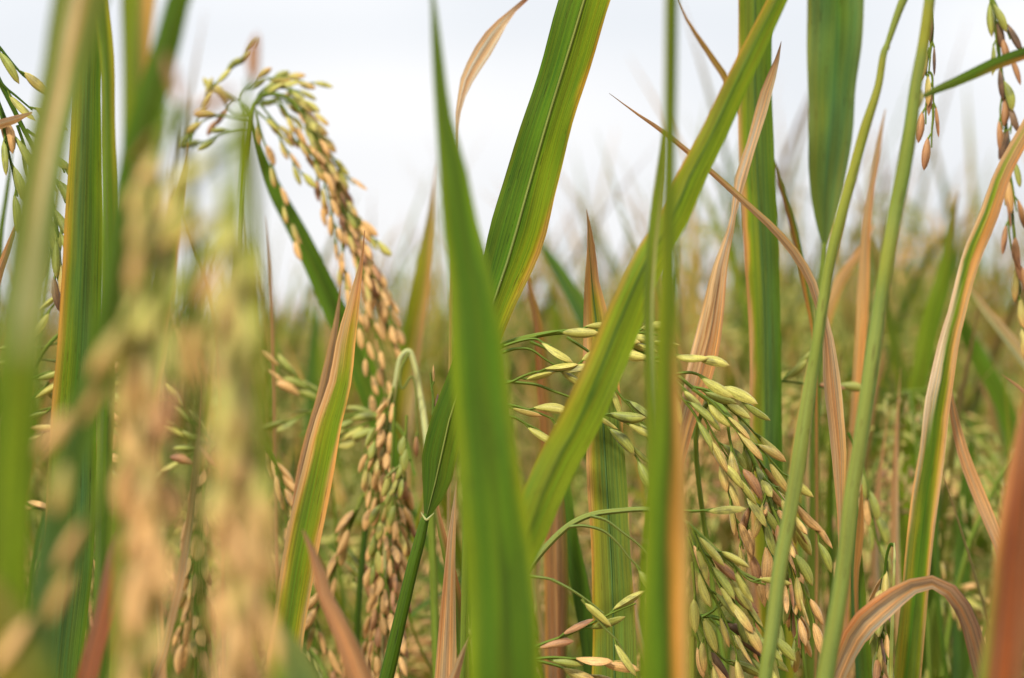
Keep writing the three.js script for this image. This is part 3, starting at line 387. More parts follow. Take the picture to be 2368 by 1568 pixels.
leaf('rice_leaf', 'upright blue-green blade behind the arched brown dry leaf', [1.0, 0.98], [[2244, 1020, 6], [2240, 1090, 28], [2232, 1180, 38], [2226, 1300, 40], [2222, 1600, 42]], [[0, 'G0 G1'], [1, 'H0 G1']]);
leaf('rice_leaf', 'dark green blade at the foot of the thick grey-green stalk', [0.75, 0.74], [[1968, 1080, 6], [1976, 1180, 18], [1980, 1300, 30], [1987, 1410, 36], [1997, 1545, 40], [2002, 1640, 40]], [[0, 'H0 G1'], [1, 'H0 G.5 L1']], { fold: 0.3 });
leaf('dry_rice_leaf', 'short orange dry sliver beside the thick grey-green stalk', [0.74, 0.745], [[1992, 1120, 2], [1990, 1190, 14], [1986, 1260, 18], [1979, 1330, 12], [1982, 1450, 8], [1990, 1600, 6]], [[0, 'O0 C1'], [1, 'C0 O1']], { dry: 1 });
leaf('rice_leaf', 'green leaf with a thin bright orange margin behind the blurred golden panicle', [0.57, 0.56], [[437, 330, 4], [420, 420, 18], [400, 520, 38], [386, 620, 46], [370, 720, 50], [355, 819, 52], [338, 950, 54], [325, 1200, 56], [320, 1568, 56]], [[0, 'C0 O1'], [0.15, 'L0 G.6 L.8 C1'], [1, 'L0 G.5 L.85 C1']], { fold: 0.3, cols: 18 });
leaf('dry_rice_leaf', 'rolled pinkish-brown leaf tucked behind the orange-margined pointed leaf', [0.76, 0.74], [[788, 660, 2], [776, 752, 13], [757, 850, 20], [738, 930, 20], [715, 1010, 20], [690, 1120, 18], [660, 1568, 16]], [[0, 'T0 B1'], [1, 'P0 B1']], { dry: 1, fold: 0.6 });
leaf('dry_rice_leaf', 'short pinkish dry blade crossing the grain sprays beside the pale blurred leaf', [0.66, 0.67], [[74, 260, 4], [50, 269, 15], [20, 282, 21], [-20, 294, 24], [-80, 330, 26], [-120, 600, 22], [-130, 1568, 20]], [[0, 'P0 T1'], [0.3, 'P0 B.6 T1'], [1, 'T0 P1']], { dry: 1, fold: 0.4 });
leaf('rice_leaf', 'slim green blade standing against sky behind the pale blurred leaf', [0.9, 0.9], [[32, 330, 2], [22, 400, 9], [12, 470, 12], [2, 540, 14], [-10, 800, 16], [-20, 1568, 16]], [[0, 'E0 G1'], [1, 'G0 G1']]);
leaf('dry_rice_leaf', 'rusty slanting dry blade low beside the pale blurred leaf', [0.72, 0.72], [[42, 505, 2], [28, 548, 12], [10, 596, 18], [-8, 650, 20], [-30, 900, 20], [-40, 1568, 18]], [[0, 'P0 B1'], [1, 'B0 T1']], { dry: 1, fold: 0.4 });
leaf('dry_rice_leaf', 'thread-thin rusty blade rising between the two blurred golden panicles', [0.8, 0.8], [[402, 430, 1], [420, 490, 4], [445, 560, 6], [472, 640, 8], [500, 760, 9], [520, 1568, 10]], [[0, 'O0 C1'], [1, 'O0 B1']], { dry: 1 });
leaf('dry_rice_leaf', 'faint reddish thin blade beside the second blurred golden panicle', [0.92, 0.92], [[612, 500, 1], [618, 560, 5], [623, 640, 8], [628, 760, 9], [640, 1568, 10]], [[0, 'P0 P1'], [1, 'P0 B1']], { dry: 1 });
leaf('rice_leaf', 'faint far blade with a reddish tip above the field, by the golden panicle foot', [1.3, 1.3], [[735, 680, 2], [728, 760, 16], [722, 850, 26], [718, 1000, 30], [715, 1568, 30]], [[0, 'H0 G1'], [1, 'G0 G1']]);
stalk('thin pale green bare stalk with a broken top before the half peach-tan leaf', [0.70, 0.69], [[2067, 1255, 3.5], [2068, 1280, 6], [2067, 1320, 7], [2064, 1400, 8], [2061, 1480, 9], [2058, 1600, 11]], 'SM', { nodes: [[2067.5, 1297, 7, 0.699]] });

// ---------------------------------------------------------------- panicles
{ // golden head drooping against the sky
  const d = 0.9, main = [[540, 800, d], [556, 480, d], [572, 310, d], [588, 240, d], [620, 218, d], [665, 228, d], [705, 275, d], [742, 350, d], [778, 440, d], [806, 520, d], [838, 590, d], [868, 680, d], [895, 760, d], [918, 830, d]];
  const hang = main.slice(4);
  panicle('large golden rice panicle drooping in a long arch against the white sky', { stem: main, seed: 3, len: 0.0086, fat: 1.4, spread: 0.15, stemR: 0.0012, branches: [
    { p: [[577, 300], [520, 310], [470, 330], [440, 345]], d, mix: 'sgb', t0: 0.3 }, { p: [[576, 280], [500, 268], [462, 285], [446, 310]], d: 0.89, mix: 'gs', t0: 0.5 },
    { p: [[436, 330], [458, 270], [480, 222], [505, 186], [535, 160], [574, 122]], d: 0.9, mix: 'gys', t0: 0.3 }, { p: [[577, 270], [540, 262], [510, 225], [490, 190]], d: 0.91, mix: 'gy', t0: 0.5 },
    { p: [[578, 280], [555, 225], [590, 190], [640, 180], [690, 186], [722, 196]], d: 0.895, mix: 'ygs', t0: 0.35 }, { p: [[585, 242], [620, 212], [660, 205], [700, 235], [738, 268]], d: 0.885, mix: 'ygs', t0: 0.2 },
    { p: [[590, 262], [600, 300], [612, 335], [632, 390], [648, 440], [664, 500], [688, 566]], d: 0.89, mix: 'tts', t0: 0.08, gap: 0.92 }, { p: [[588, 255], [630, 290], [655, 335], [690, 392], [716, 424]], d: 0.885, mix: 'sty', t0: 0.15 },
    { p: [[640, 225], [668, 270], [690, 320], [735, 380], [762, 470], [778, 560], [792, 650]], d: 0.885, mix: 'tst', t0: 0.1 }, { p: [[600, 240], [650, 300], [680, 325], [722, 372], [738, 430], [752, 490]], d: 0.89, mix: 'tsb', t0: 0.12 },
    { p: [[690, 255], [730, 300], [765, 360], [790, 400], [820, 428]], d: 0.9, mix: 'yst', t0: 0.2 }, { p: [[780, 445], [810, 490], [845, 530], [874, 566]], d: 0.895, mix: 'gyt', t0: 0.3 },
    { p: [[790, 560], [800, 650], [822, 720], [843, 790], [852, 850], [864, 915]], d: 0.885, mix: 't', t0: 0.05, gap: 0.85 }, { p: [[840, 590], [862, 620], [885, 670], [905, 705]], d: 0.9, mix: 't', t0: 0.1 },
    { p: [[858, 650], [880, 720], [905, 770], [922, 810]], d: 0.9, mix: 't', t0: 0.1 }, { p: [[835, 640], [850, 720], [875, 790], [890, 880], [900, 940]], d: 0.895, mix: 't', t0: 0.05 },
    { p: [[582, 262], [600, 215], [630, 195], [665, 200], [700, 222]], d: 0.91, mix: 'yg', t0: 0.3 }, { p: [[580, 270], [560, 240], [540, 232], [515, 262], [500, 290]], d: 0.91, mix: 'gb', t0: 0.4 }, { p: [[585, 245], [615, 235], [650, 232], [680, 245], [705, 262]], d: 0.915, mix: 'ysg', t0: 0.1 }, { p: [[600, 232], [640, 240], [668, 275], [676, 310], [690, 340]], d: 0.91, mix: 'ys', t0: 0.3 },
    ...strands(hang, 20, { seed: 5, t0: 0.0, t1: 0.62, len: [0.16, 0.34], spread: 26, dz: 0.015, mix: a => a < 0.3 ? 'syt' : 'tttsb', t0g: 0 }).map(b => ({ ...b, t0: 0.12 }))] });
}
{ // bent head with the pale crook
  const d = 0.82, main = [[995, 1130, 0.8], [985, 1010, 0.805], [973, 920, d], [960, 850, d], [945, 812, d], [928, 824, d], [915, 880, d], [903, 960, d], [895, 1060, d], [892, 1160, d], [890, 1280, d], [888, 1400, d], [884, 1540, d], [880, 1620, d]];
  panicle('rice panicle hanging straight down from a sharply crooked pale green stem', { stem: main, seed: 8, len: 0.008, fat: 1.35, stemR: 0.0013, stemC: 'S', branches: [
    { p: [[945, 815], [925, 860], [930, 900], [952, 870], [960, 900], [962, 960], [968, 1010]], d: 0.81, mix: 'b', t0: 0.97, c: 'M' }, { p: [[950, 1062], [930, 1072], [915, 1100]], d: 0.8, mix: 'gy', t0: 0.4 },
    { p: [[912, 940], [905, 1080], [900, 1130], [880, 1190], [870, 1260], [866, 1320]], d: 0.805, mix: 'ggy', t0: 0.4 }, { p: [[940, 960], [935, 1050], [922, 1110], [905, 1170]], d: 0.8, mix: 'g', t0: 0.2 },
    ...strands(main.slice(6), 30, { seed: 12, t0: 0.0, t1: 0.72, len: [0.18, 0.38], spread: 52, dz: 0.02, mix: a => a < 0.25 ? 'gsty' : a < 0.4 ? 'stt' : 'tttb', gap: 0.7 }).map(b => ({ ...b, t0: 0.1 })),
    ...strands(main.slice(8).map(([x, y, q]) => [x + 40, y, q + 0.02]), 10, { seed: 14, t0: 0.0, t1: 0.7, len: [0.2, 0.4], spread: 34, dz: 0.02, mix: 'ttsb' }).map(b => ({ ...b, t0: 0.1 }))] });
}
{ // the green spray in focus
  const d = 0.69;
  panicle('green unripe rice panicle arching sideways in sharp focus behind the slanting bright leaf', { stem: [[1085, 900, d], [1120, 830, d], [1165, 797, d], [1240, 776, d], [1310, 768, d], [1390, 775, d], [1450, 795, d], [1510, 830, d], [1570, 872, d], [1622, 915, d], [1680, 962, d], [1722, 1010, d], [1762, 1052, d]], seed: 21, stemR: 0.0010, branches: [
    { p: [[1240, 776], [1300, 765], [1345, 764], [1395, 770]], d: 0.687, mix: 'y', t0: 0.35 }, { p: [[1390, 775], [1440, 770], [1490, 770], [1520, 775]], d: 0.688, mix: 'yg', t0: 0.3 }, { p: [[1400, 778], [1460, 790], [1510, 800]], d: 0.69, mix: 'y', t0: 0.4 },
    { p: [[1165, 800], [1200, 789], [1238, 784], [1262, 796], [1275, 799]], d: 0.685, mix: 'y', t0: 0.75, gap: 2 }, { p: [[1160, 816], [1190, 807], [1225, 808], [1262, 832], [1295, 852]], d: 0.687, mix: 'y', t0: 0.97 }, { p: [[1225, 790], [1270, 810], [1310, 838], [1340, 850]], d: 0.69, mix: 'yg', t0: 0.95 },
    { p: [[1150, 890], [1185, 882], [1205, 872], [1240, 860], [1290, 858], [1345, 840]], d: 0.685, mix: 'y', t0: 0.3, gap: 0.6 }, { p: [[1150, 878], [1190, 884], [1240, 890], [1280, 905], [1325, 922], [1370, 950], [1420, 965], [1470, 985], [1500, 1002]], d: 0.69, mix: 'yg', t0: 0.6 },
    { p: [[1150, 935], [1185, 938], [1215, 946], [1250, 957], [1280, 970]], d: 0.684, mix: 'ys', t0: 0.2 }, { p: [[1160, 960], [1190, 966], [1215, 980], [1240, 992], [1262, 1006]], d: 0.684, mix: 'yg', t0: 0.55, gap: 1.5 },
    { p: [[1310, 780], [1380, 830], [1430, 910], [1460, 945], [1495, 990]], d: 0.695, mix: 'yg', t0: 0.55 }, { p: [[1380, 800], [1420, 800], [1460, 820], [1500, 838]], d: 0.682, mix: 'y', t0: 0.3 },
    { p: [[1380, 960], [1405, 985], [1440, 1020], [1480, 1070], [1495, 1110]], d: 0.7, mix: 'gy', t0: 0.2 },
    { p: [[1510, 830], [1560, 822], [1600, 828], [1640, 838], [1662, 846]], d: 0.68, mix: 'y', t0: 0.3 }, { p: [[1560, 865], [1600, 862], [1640, 880], [1680, 905], [1740, 940]], d: 0.682, mix: 'yg', t0: 0.3 },
    { p: [[1600, 900], [1645, 930], [1685, 975], [1720, 1010], [1760, 1040], [1800, 1085], [1822, 1108]], d: 0.683, mix: 'yyys', t0: 0.15 }, { p: [[1600, 895], [1640, 905], [1680, 940], [1720, 975], [1760, 1020], [1785, 1050]], d: 0.695, mix: 'gyy', t0: 0.1 },
    { p: [[1545, 860], [1565, 905], [1600, 950], [1630, 1000], [1655, 1050], [1690, 1090], [1715, 1130], [1735, 1160]], d: 0.684, mix: 'yygs', t0: 0.1 }, { p: [[1560, 880], [1600, 920], [1640, 990], [1670, 1040], [1700, 1085]], d: 0.70, mix: 'gy', t0: 0.1 },
    { p: [[1660, 1040], [1675, 1100], [1690, 1160], [1705, 1220], [1718, 1270]], d: 0.69, mix: 'stbg', t0: 0.1 }, { p: [[1680, 970], [1690, 1030], [1705, 1070], [1730, 1130], [1755, 1180]], d: 0.69, mix: 'gsb', t0: 0.3 }] });
}
{ // ripe part of the clump below it
  const d = 0.7, main = [[1690, 1640, 0.74], [1640, 1300, 0.74], [1610, 1000, 0.73], [1640, 930, 0.72], [1690, 970, d], [1740, 1060, d], [1780, 1160, d], [1815, 1280, d], [1842, 1400, d], [1860, 1540, d], [1868, 1620, d]];
  panicle('heavy half-ripe rice panicle of tan and green grains hanging behind the leaning grey-green stalk', { stem: main, seed: 33, stemR: 0.001, branches: [
    { p: [[1720, 1020], [1755, 1090], [1790, 1160], [1800, 1200]], d: 0.7, mix: 'gt', t0: 0.3 }, { p: [[1780, 1120], [1830, 1150], [1860, 1180], [1895, 1245]], d: 0.695, mix: 'gt', t0: 0.4 },
    { p: [[1800, 1220], [1830, 1280], [1850, 1340], [1870, 1400], [1885, 1450], [1894, 1510]], d: 0.69, mix: 'gtts', t0: 0.05 }, { p: [[1770, 1140], [1760, 1200], [1775, 1260], [1770, 1330]], d: 0.69, mix: 'gst', t0: 0.1 },
    { p: [[1740, 1150], [1725, 1230], [1738, 1290], [1745, 1340]], d: 0.695, mix: 'tb', t0: 0.1 }, ...strands(main.slice(4), 15, { seed: 37, t0: 0.05, t1: 0.7, len: [0.16, 0.34], spread: 56, dz: 0.03, mix: a => a < 0.35 ? 'gsyt' : 'tstgb' }).map(b => ({ ...b, t0: 0.1 }))] });
}
{ // lower green sprays
  const d = 0.67;
  panicle('fine green rice panicle curving low before the olive leaf, with thin bare branches', { stem: [[1180, 1420, d], [1220, 1320, d], [1274, 1252, d], [1320, 1212, d], [1365, 1191, d], [1430, 1181, d], [1500, 1178, d], [1560, 1190, d], [1610, 1230, d], [1660, 1275, d], [1710, 1320, d], [1760, 1345, d]], seed: 41, stemR: 0.0012, stemC: 'M', branches: [
    { p: [[1365, 1193], [1400, 1203], [1440, 1232], [1482, 1265], [1510, 1300]], d: 0.668, mix: 'y', t0: 0.96, c: 'M' }, { p: [[1315, 1218], [1350, 1216], [1395, 1228], [1430, 1258], [1455, 1290], [1480, 1315]], d: 0.668, mix: 'g', t0: 0.97, c: 'M' },
    { p: [[1560, 1180], [1610, 1182], [1660, 1176], [1700, 1174]], d: 0.66, mix: 'y', t0: 0.5, gap: 2 }, { p: [[1590, 1210], [1620, 1240], [1650, 1270], [1690, 1300], [1730, 1340], [1770, 1352]], d: 0.66, mix: 'y', t0: 0.15 }, { p: [[1590, 1215], [1605, 1260], [1640, 1290], [1660, 1330]], d: 0.668, mix: 'bgt', t0: 0.3 },
    { p: [[1600, 1225], [1640, 1310], [1680, 1380], [1720, 1440], [1760, 1500], [1790, 1560]], d: 0.66, mix: 'ygs', t0: 0.1 }, { p: [[1590, 1240], [1620, 1330], [1660, 1400], [1690, 1470], [1710, 1540]], d: 0.668, mix: 'gys', t0: 0.25 }, { p: [[1650, 1290], [1690, 1340], [1735, 1420], [1780, 1480], [1800, 1540]], d: 0.672, mix: 'gy', t0: 0.2 }, { p: [[1600, 1300], [1610, 1400], [1630, 1480], [1640, 1560]], d: 0.67, mix: 'yst', t0: 0.3 }] });
  panicle('sparse rice spray with single green grains beside the foot of the large blurred leaf', { stem: [[1150, 1330, 0.66], [1190, 1326, 0.66], [1232, 1333, 0.66], [1275, 1340, 0.66], [1310, 1358, 0.66]], root: false, seed: 45, stemR: 0.0007, stemC: 'M', branches: [
    { p: [[1275, 1340], [1310, 1358], [1338, 1375], [1370, 1398], [1395, 1418]], d: 0.66, mix: 'y', t0: 0.62, gap: 4, c: 'M' }, { p: [[1345, 1385], [1375, 1425], [1400, 1455], [1425, 1480], [1445, 1515]], d: 0.66, mix: 'y', t0: 0.75, gap: 4, c: 'M' },
    { p: [[1225, 1500], [1260, 1486], [1310, 1468], [1370, 1440], [1420, 1415], [1470, 1395]], d: 0.665, mix: 'ygyb', t0: 0.05, gap: 0.8 }, { p: [[1225, 1525], [1280, 1520], [1340, 1525], [1400, 1530], [1440, 1530]], d: 0.66, mix: 'kgt', t0: 0.2, gap: 0.8 }, { p: [[1230, 1525], [1290, 1540], [1340, 1560], [1390, 1580]], d: 0.665, mix: 'ys', t0: 0.4 }] });
  panicle('dark shrivelled rice spray with blackish grains low by the leaning stalk', { stem: [[1600, 1500, 0.69], [1612, 1430, 0.69], [1640, 1425, 0.69], [1690, 1445, 0.69], [1740, 1490, 0.69], [1770, 1560, 0.69]], seed: 48, stemR: 0.0009, stemC: 'D', branches: [
    { p: [[1615, 1430], [1650, 1410], [1680, 1372], [1700, 1400], [1715, 1440]], d: 0.685, mix: 'gb', t0: 0.3 }, { p: [[1640, 1426], [1690, 1440], [1730, 1465], [1775, 1500]], d: 0.687, mix: 'ggk', t0: 0.2 }, { p: [[1640, 1430], [1680, 1465], [1720, 1500], [1755, 1540], [1770, 1580]], d: 0.684, mix: 'kgk', t0: 0.1 }, { p: [[1610, 1440], [1640, 1490], [1680, 1530], [1730, 1550]], d: 0.682, mix: 'gkb', t0: 0.4 }, { p: [[1606, 1460], [1625, 1510], [1650, 1560], [1665, 1600]], d: 0.68, mix: 'tt', t0: 0.2, len: 0.0105 }] });
}
panicle('long dangling string of green and brown rice grains before the half peach-tan leaf', { stem: [[2275, -120, 0.78], [2285, -40, 0.78], [2298, 40, 0.78], [2310, 130, 0.78], [2322, 240, 0.78], [2330, 360, 0.78], [2338, 460, 0.78], [2345, 560, 0.78], [2358, 680, 0.78]], root: false, seed: 51, stemR: 0.0009, len: 0.0112, spread: 0.1, fat: 1.1, stemC: 'D', branches: [
  { p: [[2290, -10], [2300, 60], [2305, 120]], d: 0.778, mix: 'gk', t0: 0.1 }, { p: [[2296, 0], [2320, 50], [2335, 92]], d: 0.776, mix: 'ggk', t0: 0.05 }, { p: [[2312, 60], [2322, 100], [2330, 135]], d: 0.779, mix: 'tb', t0: 0.3 }, { p: [[2310, 140], [2318, 200], [2312, 260], [2318, 300]], d: 0.777, mix: 'gkb', t0: 0.1, gap: 0.8 }, { p: [[2315, 170], [2330, 230], [2338, 270], [2336, 310]], d: 0.776, mix: 'gk', t0: 0.1, gap: 0.8 },
  { p: [[2325, 290], [2316, 350], [2318, 400]], d: 0.778, mix: 'gk', t0: 0.1, gap: 0.9 }, { p: [[2328, 300], [2338, 360], [2342, 395]], d: 0.777, mix: 'bg', t0: 0.1, gap: 0.9 }, { p: [[2328, 380], [2322, 430], [2324, 475]], d: 0.777, mix: 'b', t0: 0.3 }, { p: [[2332, 390], [2342, 440], [2350, 490]], d: 0.776, mix: 'tb', t0: 0.2 }, { p: [[2334, 470], [2332, 530], [2338, 580]], d: 0.777, mix: 'b', t0: 0.4, gap: 1 }, { p: [[2342, 520], [2350, 580], [2356, 640]], d: 0.776, mix: 'b', t0: 0.2, gap: 1 }, { p: [[2350, 600], [2352, 660], [2358, 720], [2366, 780]], d: 0.778, mix: 'st', t0: 0.1, gap: 0.9 }] });
panicle('short string of brown rice grains hanging behind the thick grey-green stalk', { stem: [[2120, -80, 0.73], [2138, -20, 0.73], [2150, 40, 0.73], [2150, 130, 0.73], [2145, 190, 0.73]], root: false, seed: 55, stemR: 0.0006, len: 0.0112, fat: 1.1, branches: [
  { p: [[2150, 10], [2156, 60], [2154, 100], [2150, 128]], d: 0.73, mix: 'bk', t0: 0.1, gap: 0.9 }, { p: [[2148, 110], [2142, 150], [2140, 176]], d: 0.73, mix: 's', t0: 0.1 }, { p: [[2145, 165], [2153, 172], [2156, 200], [2158, 245]], d: 0.73, mix: 'b', t0: 0.4, gap: 0.7 }, { p: [[2146, 190], [2143, 225], [2140, 250], [2140, 288]], d: 0.73, mix: 'sb', t0: 0.65, gap: 3 }, { p: [[2156, 240], [2157, 270], [2154, 300], [2153, 342]], d: 0.73, mix: 'b', t0: 0.72, gap: 3 }] });
{
  const d = 0.67;
  panicle('dark green rice panicle sweeping down against the sky behind the pale blurred leaf', { stem: [[-160, 60, d], [-100, 60, d], [-40, 120, d], [10, 210, d], [50, 290, d], [90, 370, d], [120, 460, d], [135, 560, d], [142, 660, d]], seed: 61, root: false, len: 0.0115, stemR: 0.0010, stemC: 'D', branches: [
    { p: [[-40, 80], [-10, 100], [15, 130], [40, 160], [60, 180], [90, 195]], d: 0.665, mix: 'sgg', t0: 0.3, gap: 0.75, c: 'D' }, { p: [[-20, 160], [10, 200], [40, 225], [75, 255]], d: 0.668, mix: 'gy', t0: 0.5, c: 'D' }, { p: [[-10, 220], [15, 280], [35, 320], [50, 352]], d: 0.665, mix: 'gbt', t0: 0.35, c: 'D' }, { p: [[0, 250], [15, 330], [28, 390], [40, 455]], d: 0.663, mix: 'gg', t0: 0.35, c: 'D' },
    { p: [[60, 300], [100, 330], [130, 360], [150, 400]], d: 0.668, mix: 'gg', t0: 0.3, c: 'D' }, { p: [[80, 350], [112, 390], [140, 440], [152, 470]], d: 0.672, mix: 'gbs', t0: 0.2, c: 'D' }, { p: [[90, 380], [110, 450], [128, 500], [146, 540]], d: 0.665, mix: 'gg', t0: 0.25, c: 'D' }, { p: [[85, 400], [100, 470], [108, 540], [112, 590]], d: 0.668, mix: 'gbs', t0: 0.2, c: 'D' }, { p: [[120, 480], [116, 560], [124, 610], [138, 660]], d: 0.668, mix: 'bk', t0: 0.3, c: 'D' }, { p: [[130, 520], [136, 570], [142, 620]], d: 0.667, mix: 'sg', t0: 0.3, c: 'D' }, { p: [[40, 290], [60, 350], [75, 420], [82, 480]], d: 0.675, mix: 'gy', t0: 0.2, c: 'D' }] });
}
{
  const d = 0.77;
  panicle('spray of level green grains poking out on both sides of the sharp ribbed leaf', { stem: [[240, 1640, d], [236, 1300, d], [232, 1000, d], [225, 880, d], [200, 800, d], [150, 770, d], [110, 800, d], [80, 850, d]], seed: 66, stemR: 0.0014, branches: [
    { p: [[200, 800], [150, 790], [110, 800], [76, 806]], d, mix: 'g', t0: 0.98, c: 'M' }, { p: [[170, 660], [140, 690], [115, 715], [80, 760]], d: 0.76, mix: 'yg', t0: 0.25 }, { p: [[180, 850], [140, 838], [100, 832], [70, 836]], d, mix: 'g', t0: 0.98, c: 'M' }, { p: [[60, 880], [90, 868], [120, 858]], d: 0.76, mix: 'g', t0: 0.3 }, { p: [[60, 930], [85, 910], [115, 885]], d: 0.762, mix: 'yt', t0: 0.2 },
    { p: [[180, 960], [140, 940], [110, 945], [70, 955]], d: 0.765, mix: 'yg', t0: 0.2 }, { p: [[180, 985], [120, 995], [85, 1005], [60, 1012]], d: 0.765, mix: 'gs', t0: 0.3 }, { p: [[180, 1190], [120, 1180], [80, 1176], [60, 1172]], d: 0.765, mix: 'tg', t0: 0.4 },
    { p: [[230, 880], [250, 866], [275, 868], [300, 880]], d: 0.772, mix: 'st', t0: 0.1 }, { p: [[228, 892], [250, 886], [280, 892], [300, 890]], d: 0.772, mix: 'gy', t0: 0.1 }, { p: [[230, 900], [260, 910], [290, 935], [310, 950]], d: 0.772, mix: 'g', t0: 0.1 }, { p: [[225, 940], [255, 952], [290, 952], [320, 950]], d: 0.772, mix: 'gt', t0: 0.1 }, { p: [[228, 970], [255, 980], [290, 990], [310, 996]], d: 0.772, mix: 'gy', t0: 0.1 }, { p: [[225, 1040], [260, 1044], [290, 1052]], d: 0.772, mix: 'gyt', t0: 0.1 }, { p: [[225, 1070], [245, 1080], [275, 1095]], d: 0.772, mix: 'g', t0: 0.1 }, { p: [[215, 1280], [240, 1310], [270, 1345], [300, 1370]], d: 0.772, mix: 'st', t0: 0.05 }] });
}
{
  const d = 0.84, main = [[520, 1640, 0.86], [520, 1300, 0.86], [515, 1080, 0.86], [500, 1030, d], [480, 1060, d], [470, 1140, d], [462, 1230, d], [456, 1330, d], [452, 1430, d], [455, 1560, d], [458, 1620, d]];
  panicle('loose tan rice panicle hanging between the two blurred golden panicles', { stem: main, seed: 71, branches: [...strands(main.slice(4), 16, { seed: 72, t0: 0, t1: 0.75, len: [0.16, 0.3], spread: 38, dz: 0.02, mix: 'ttbts', gap: 0.8 }), { p: [[500, 1040], [450, 1050], [400, 1075], [370, 1110]], d, mix: 'gy', t0: 0.2 }, { p: [[505, 1035], [460, 1020], [410, 990], [370, 985]], d, mix: 'gys', t0: 0.2 }, { p: [[500, 1030], [450, 980], [400, 930], [370, 925]], d, mix: 'gy', t0: 0.2 }, { p: [[515, 1100], [500, 1085], [470, 1075], [430, 1060]], d: 0.83, mix: 'bgt', t0: 0.2 }] });
  panicle('curved rice spray with a green stem and tan grains beside the pale brown blade', { stem: [[900, 1000, d], [885, 1040, d], [870, 1075, d], [850, 1120, d], [828, 1175, d], [805, 1230, d], [780, 1300, d], [750, 1370, d], [725, 1420, d], [700, 1500, d]], seed: 74, root: false, stemR: 0.0008, branches: [
    { p: [[828, 1175], [815, 1195], [800, 1225]], d: 0.835, mix: 't', t0: 0.1 }, { p: [[820, 1185], [800, 1240], [782, 1290], [775, 1320]], d: 0.838, mix: 'tts', t0: 0.1 }, { p: [[790, 1270], [770, 1330], [758, 1365]], d: 0.836, mix: 't', t0: 0.2 }, { p: [[755, 1360], [735, 1390], [715, 1420], [705, 1450]], d: 0.832, mix: 't', t0: 0.1 }, { p: [[745, 1385], [725, 1430], [708, 1465], [700, 1490]], d: 0.836, mix: 'tts', t0: 0.1 }, { p: [[790, 1250], [815, 1280], [835, 1310], [850, 1340]], d: 0.85, mix: 'gyb', t0: 0.1 }, { p: [[760, 1260], [790, 1290], [815, 1330], [830, 1370]], d: 0.86, mix: 'gys', t0: 0.1 }, { p: [[730, 1430], [745, 1480], [760, 1520], [770, 1550]], d: 0.84, mix: 'tb', t0: 0.2 }] });
  panicle('tan rice grains in a bundle tucked behind the orange-margined pointed leaf', { stem: [[560, 1000, d], [590, 1010, d], [620, 1040, d], [645, 1090, d], [665, 1160, d], [690, 1240, d], [700, 1340, d]], seed: 77, root: false, stemR: 0.0008, branches: [{ p: [[610, 1030], [628, 1065], [645, 1085], [662, 1095]], d, mix: 't', t0: 0.1 }, { p: [[620, 1050], [640, 1090], [655, 1110], [672, 1140]], d, mix: 't', t0: 0.1 }, { p: [[635, 1080], [650, 1130], [672, 1165], [690, 1200]], d: 0.83, mix: 'tb', t0: 0.1 }, { p: [[650, 1110], [660, 1150], [668, 1190]], d: 0.835, mix: 'st', t0: 0.1 }, { p: [[670, 1180], [685, 1240], [700, 1290], [715, 1330]], d: 0.835, mix: 'tb', t0: 0.1 }, { p: [[660, 1190], [670, 1250], [690, 1300]], d: 0.845, mix: 'gt', t0: 0.2 }] });
  panicle('level sprays of green rice grains between the orange-margined leaf and the crooked-stem panicle', { stem: [[960, 1100, 0.88], [930, 1000, 0.88], [890, 965, 0.88], [850, 955, 0.88], [800, 962, 0.88], [740, 980, 0.88], [690, 1010, 0.88]], seed: 79, root: false, stemR: 0.0009, branches: [{ p: [[890, 965], [850, 976], [810, 994], [780, 1005]], d: 0.87, mix: 'gy', t0: 0.05 }, { p: [[880, 960], [840, 960], [800, 970], [760, 990]], d: 0.875, mix: 'g', t0: 0.1 }, { p: [[890, 990], [850, 1005], [810, 1010], [780, 1008]], d: 0.87, mix: 'gyk', t0: 0.1 }, { p: [[760, 920], [720, 900], [680, 870], [650, 845]], d: 0.9, mix: 'gts', t0: 0.1 }, { p: [[750, 930], [710, 920], [670, 895], [645, 880]], d: 0.9, mix: 'gt', t0: 0.1 }, { p: [[740, 950], [700, 960], [660, 975], [630, 985]], d: 0.9, mix: 'gg', t0: 0.1 }, { p: [[860, 1010], [845, 1040], [870, 1080], [880, 1110]], d: 0.9, mix: 'g', t0: 0.4 }] });
}
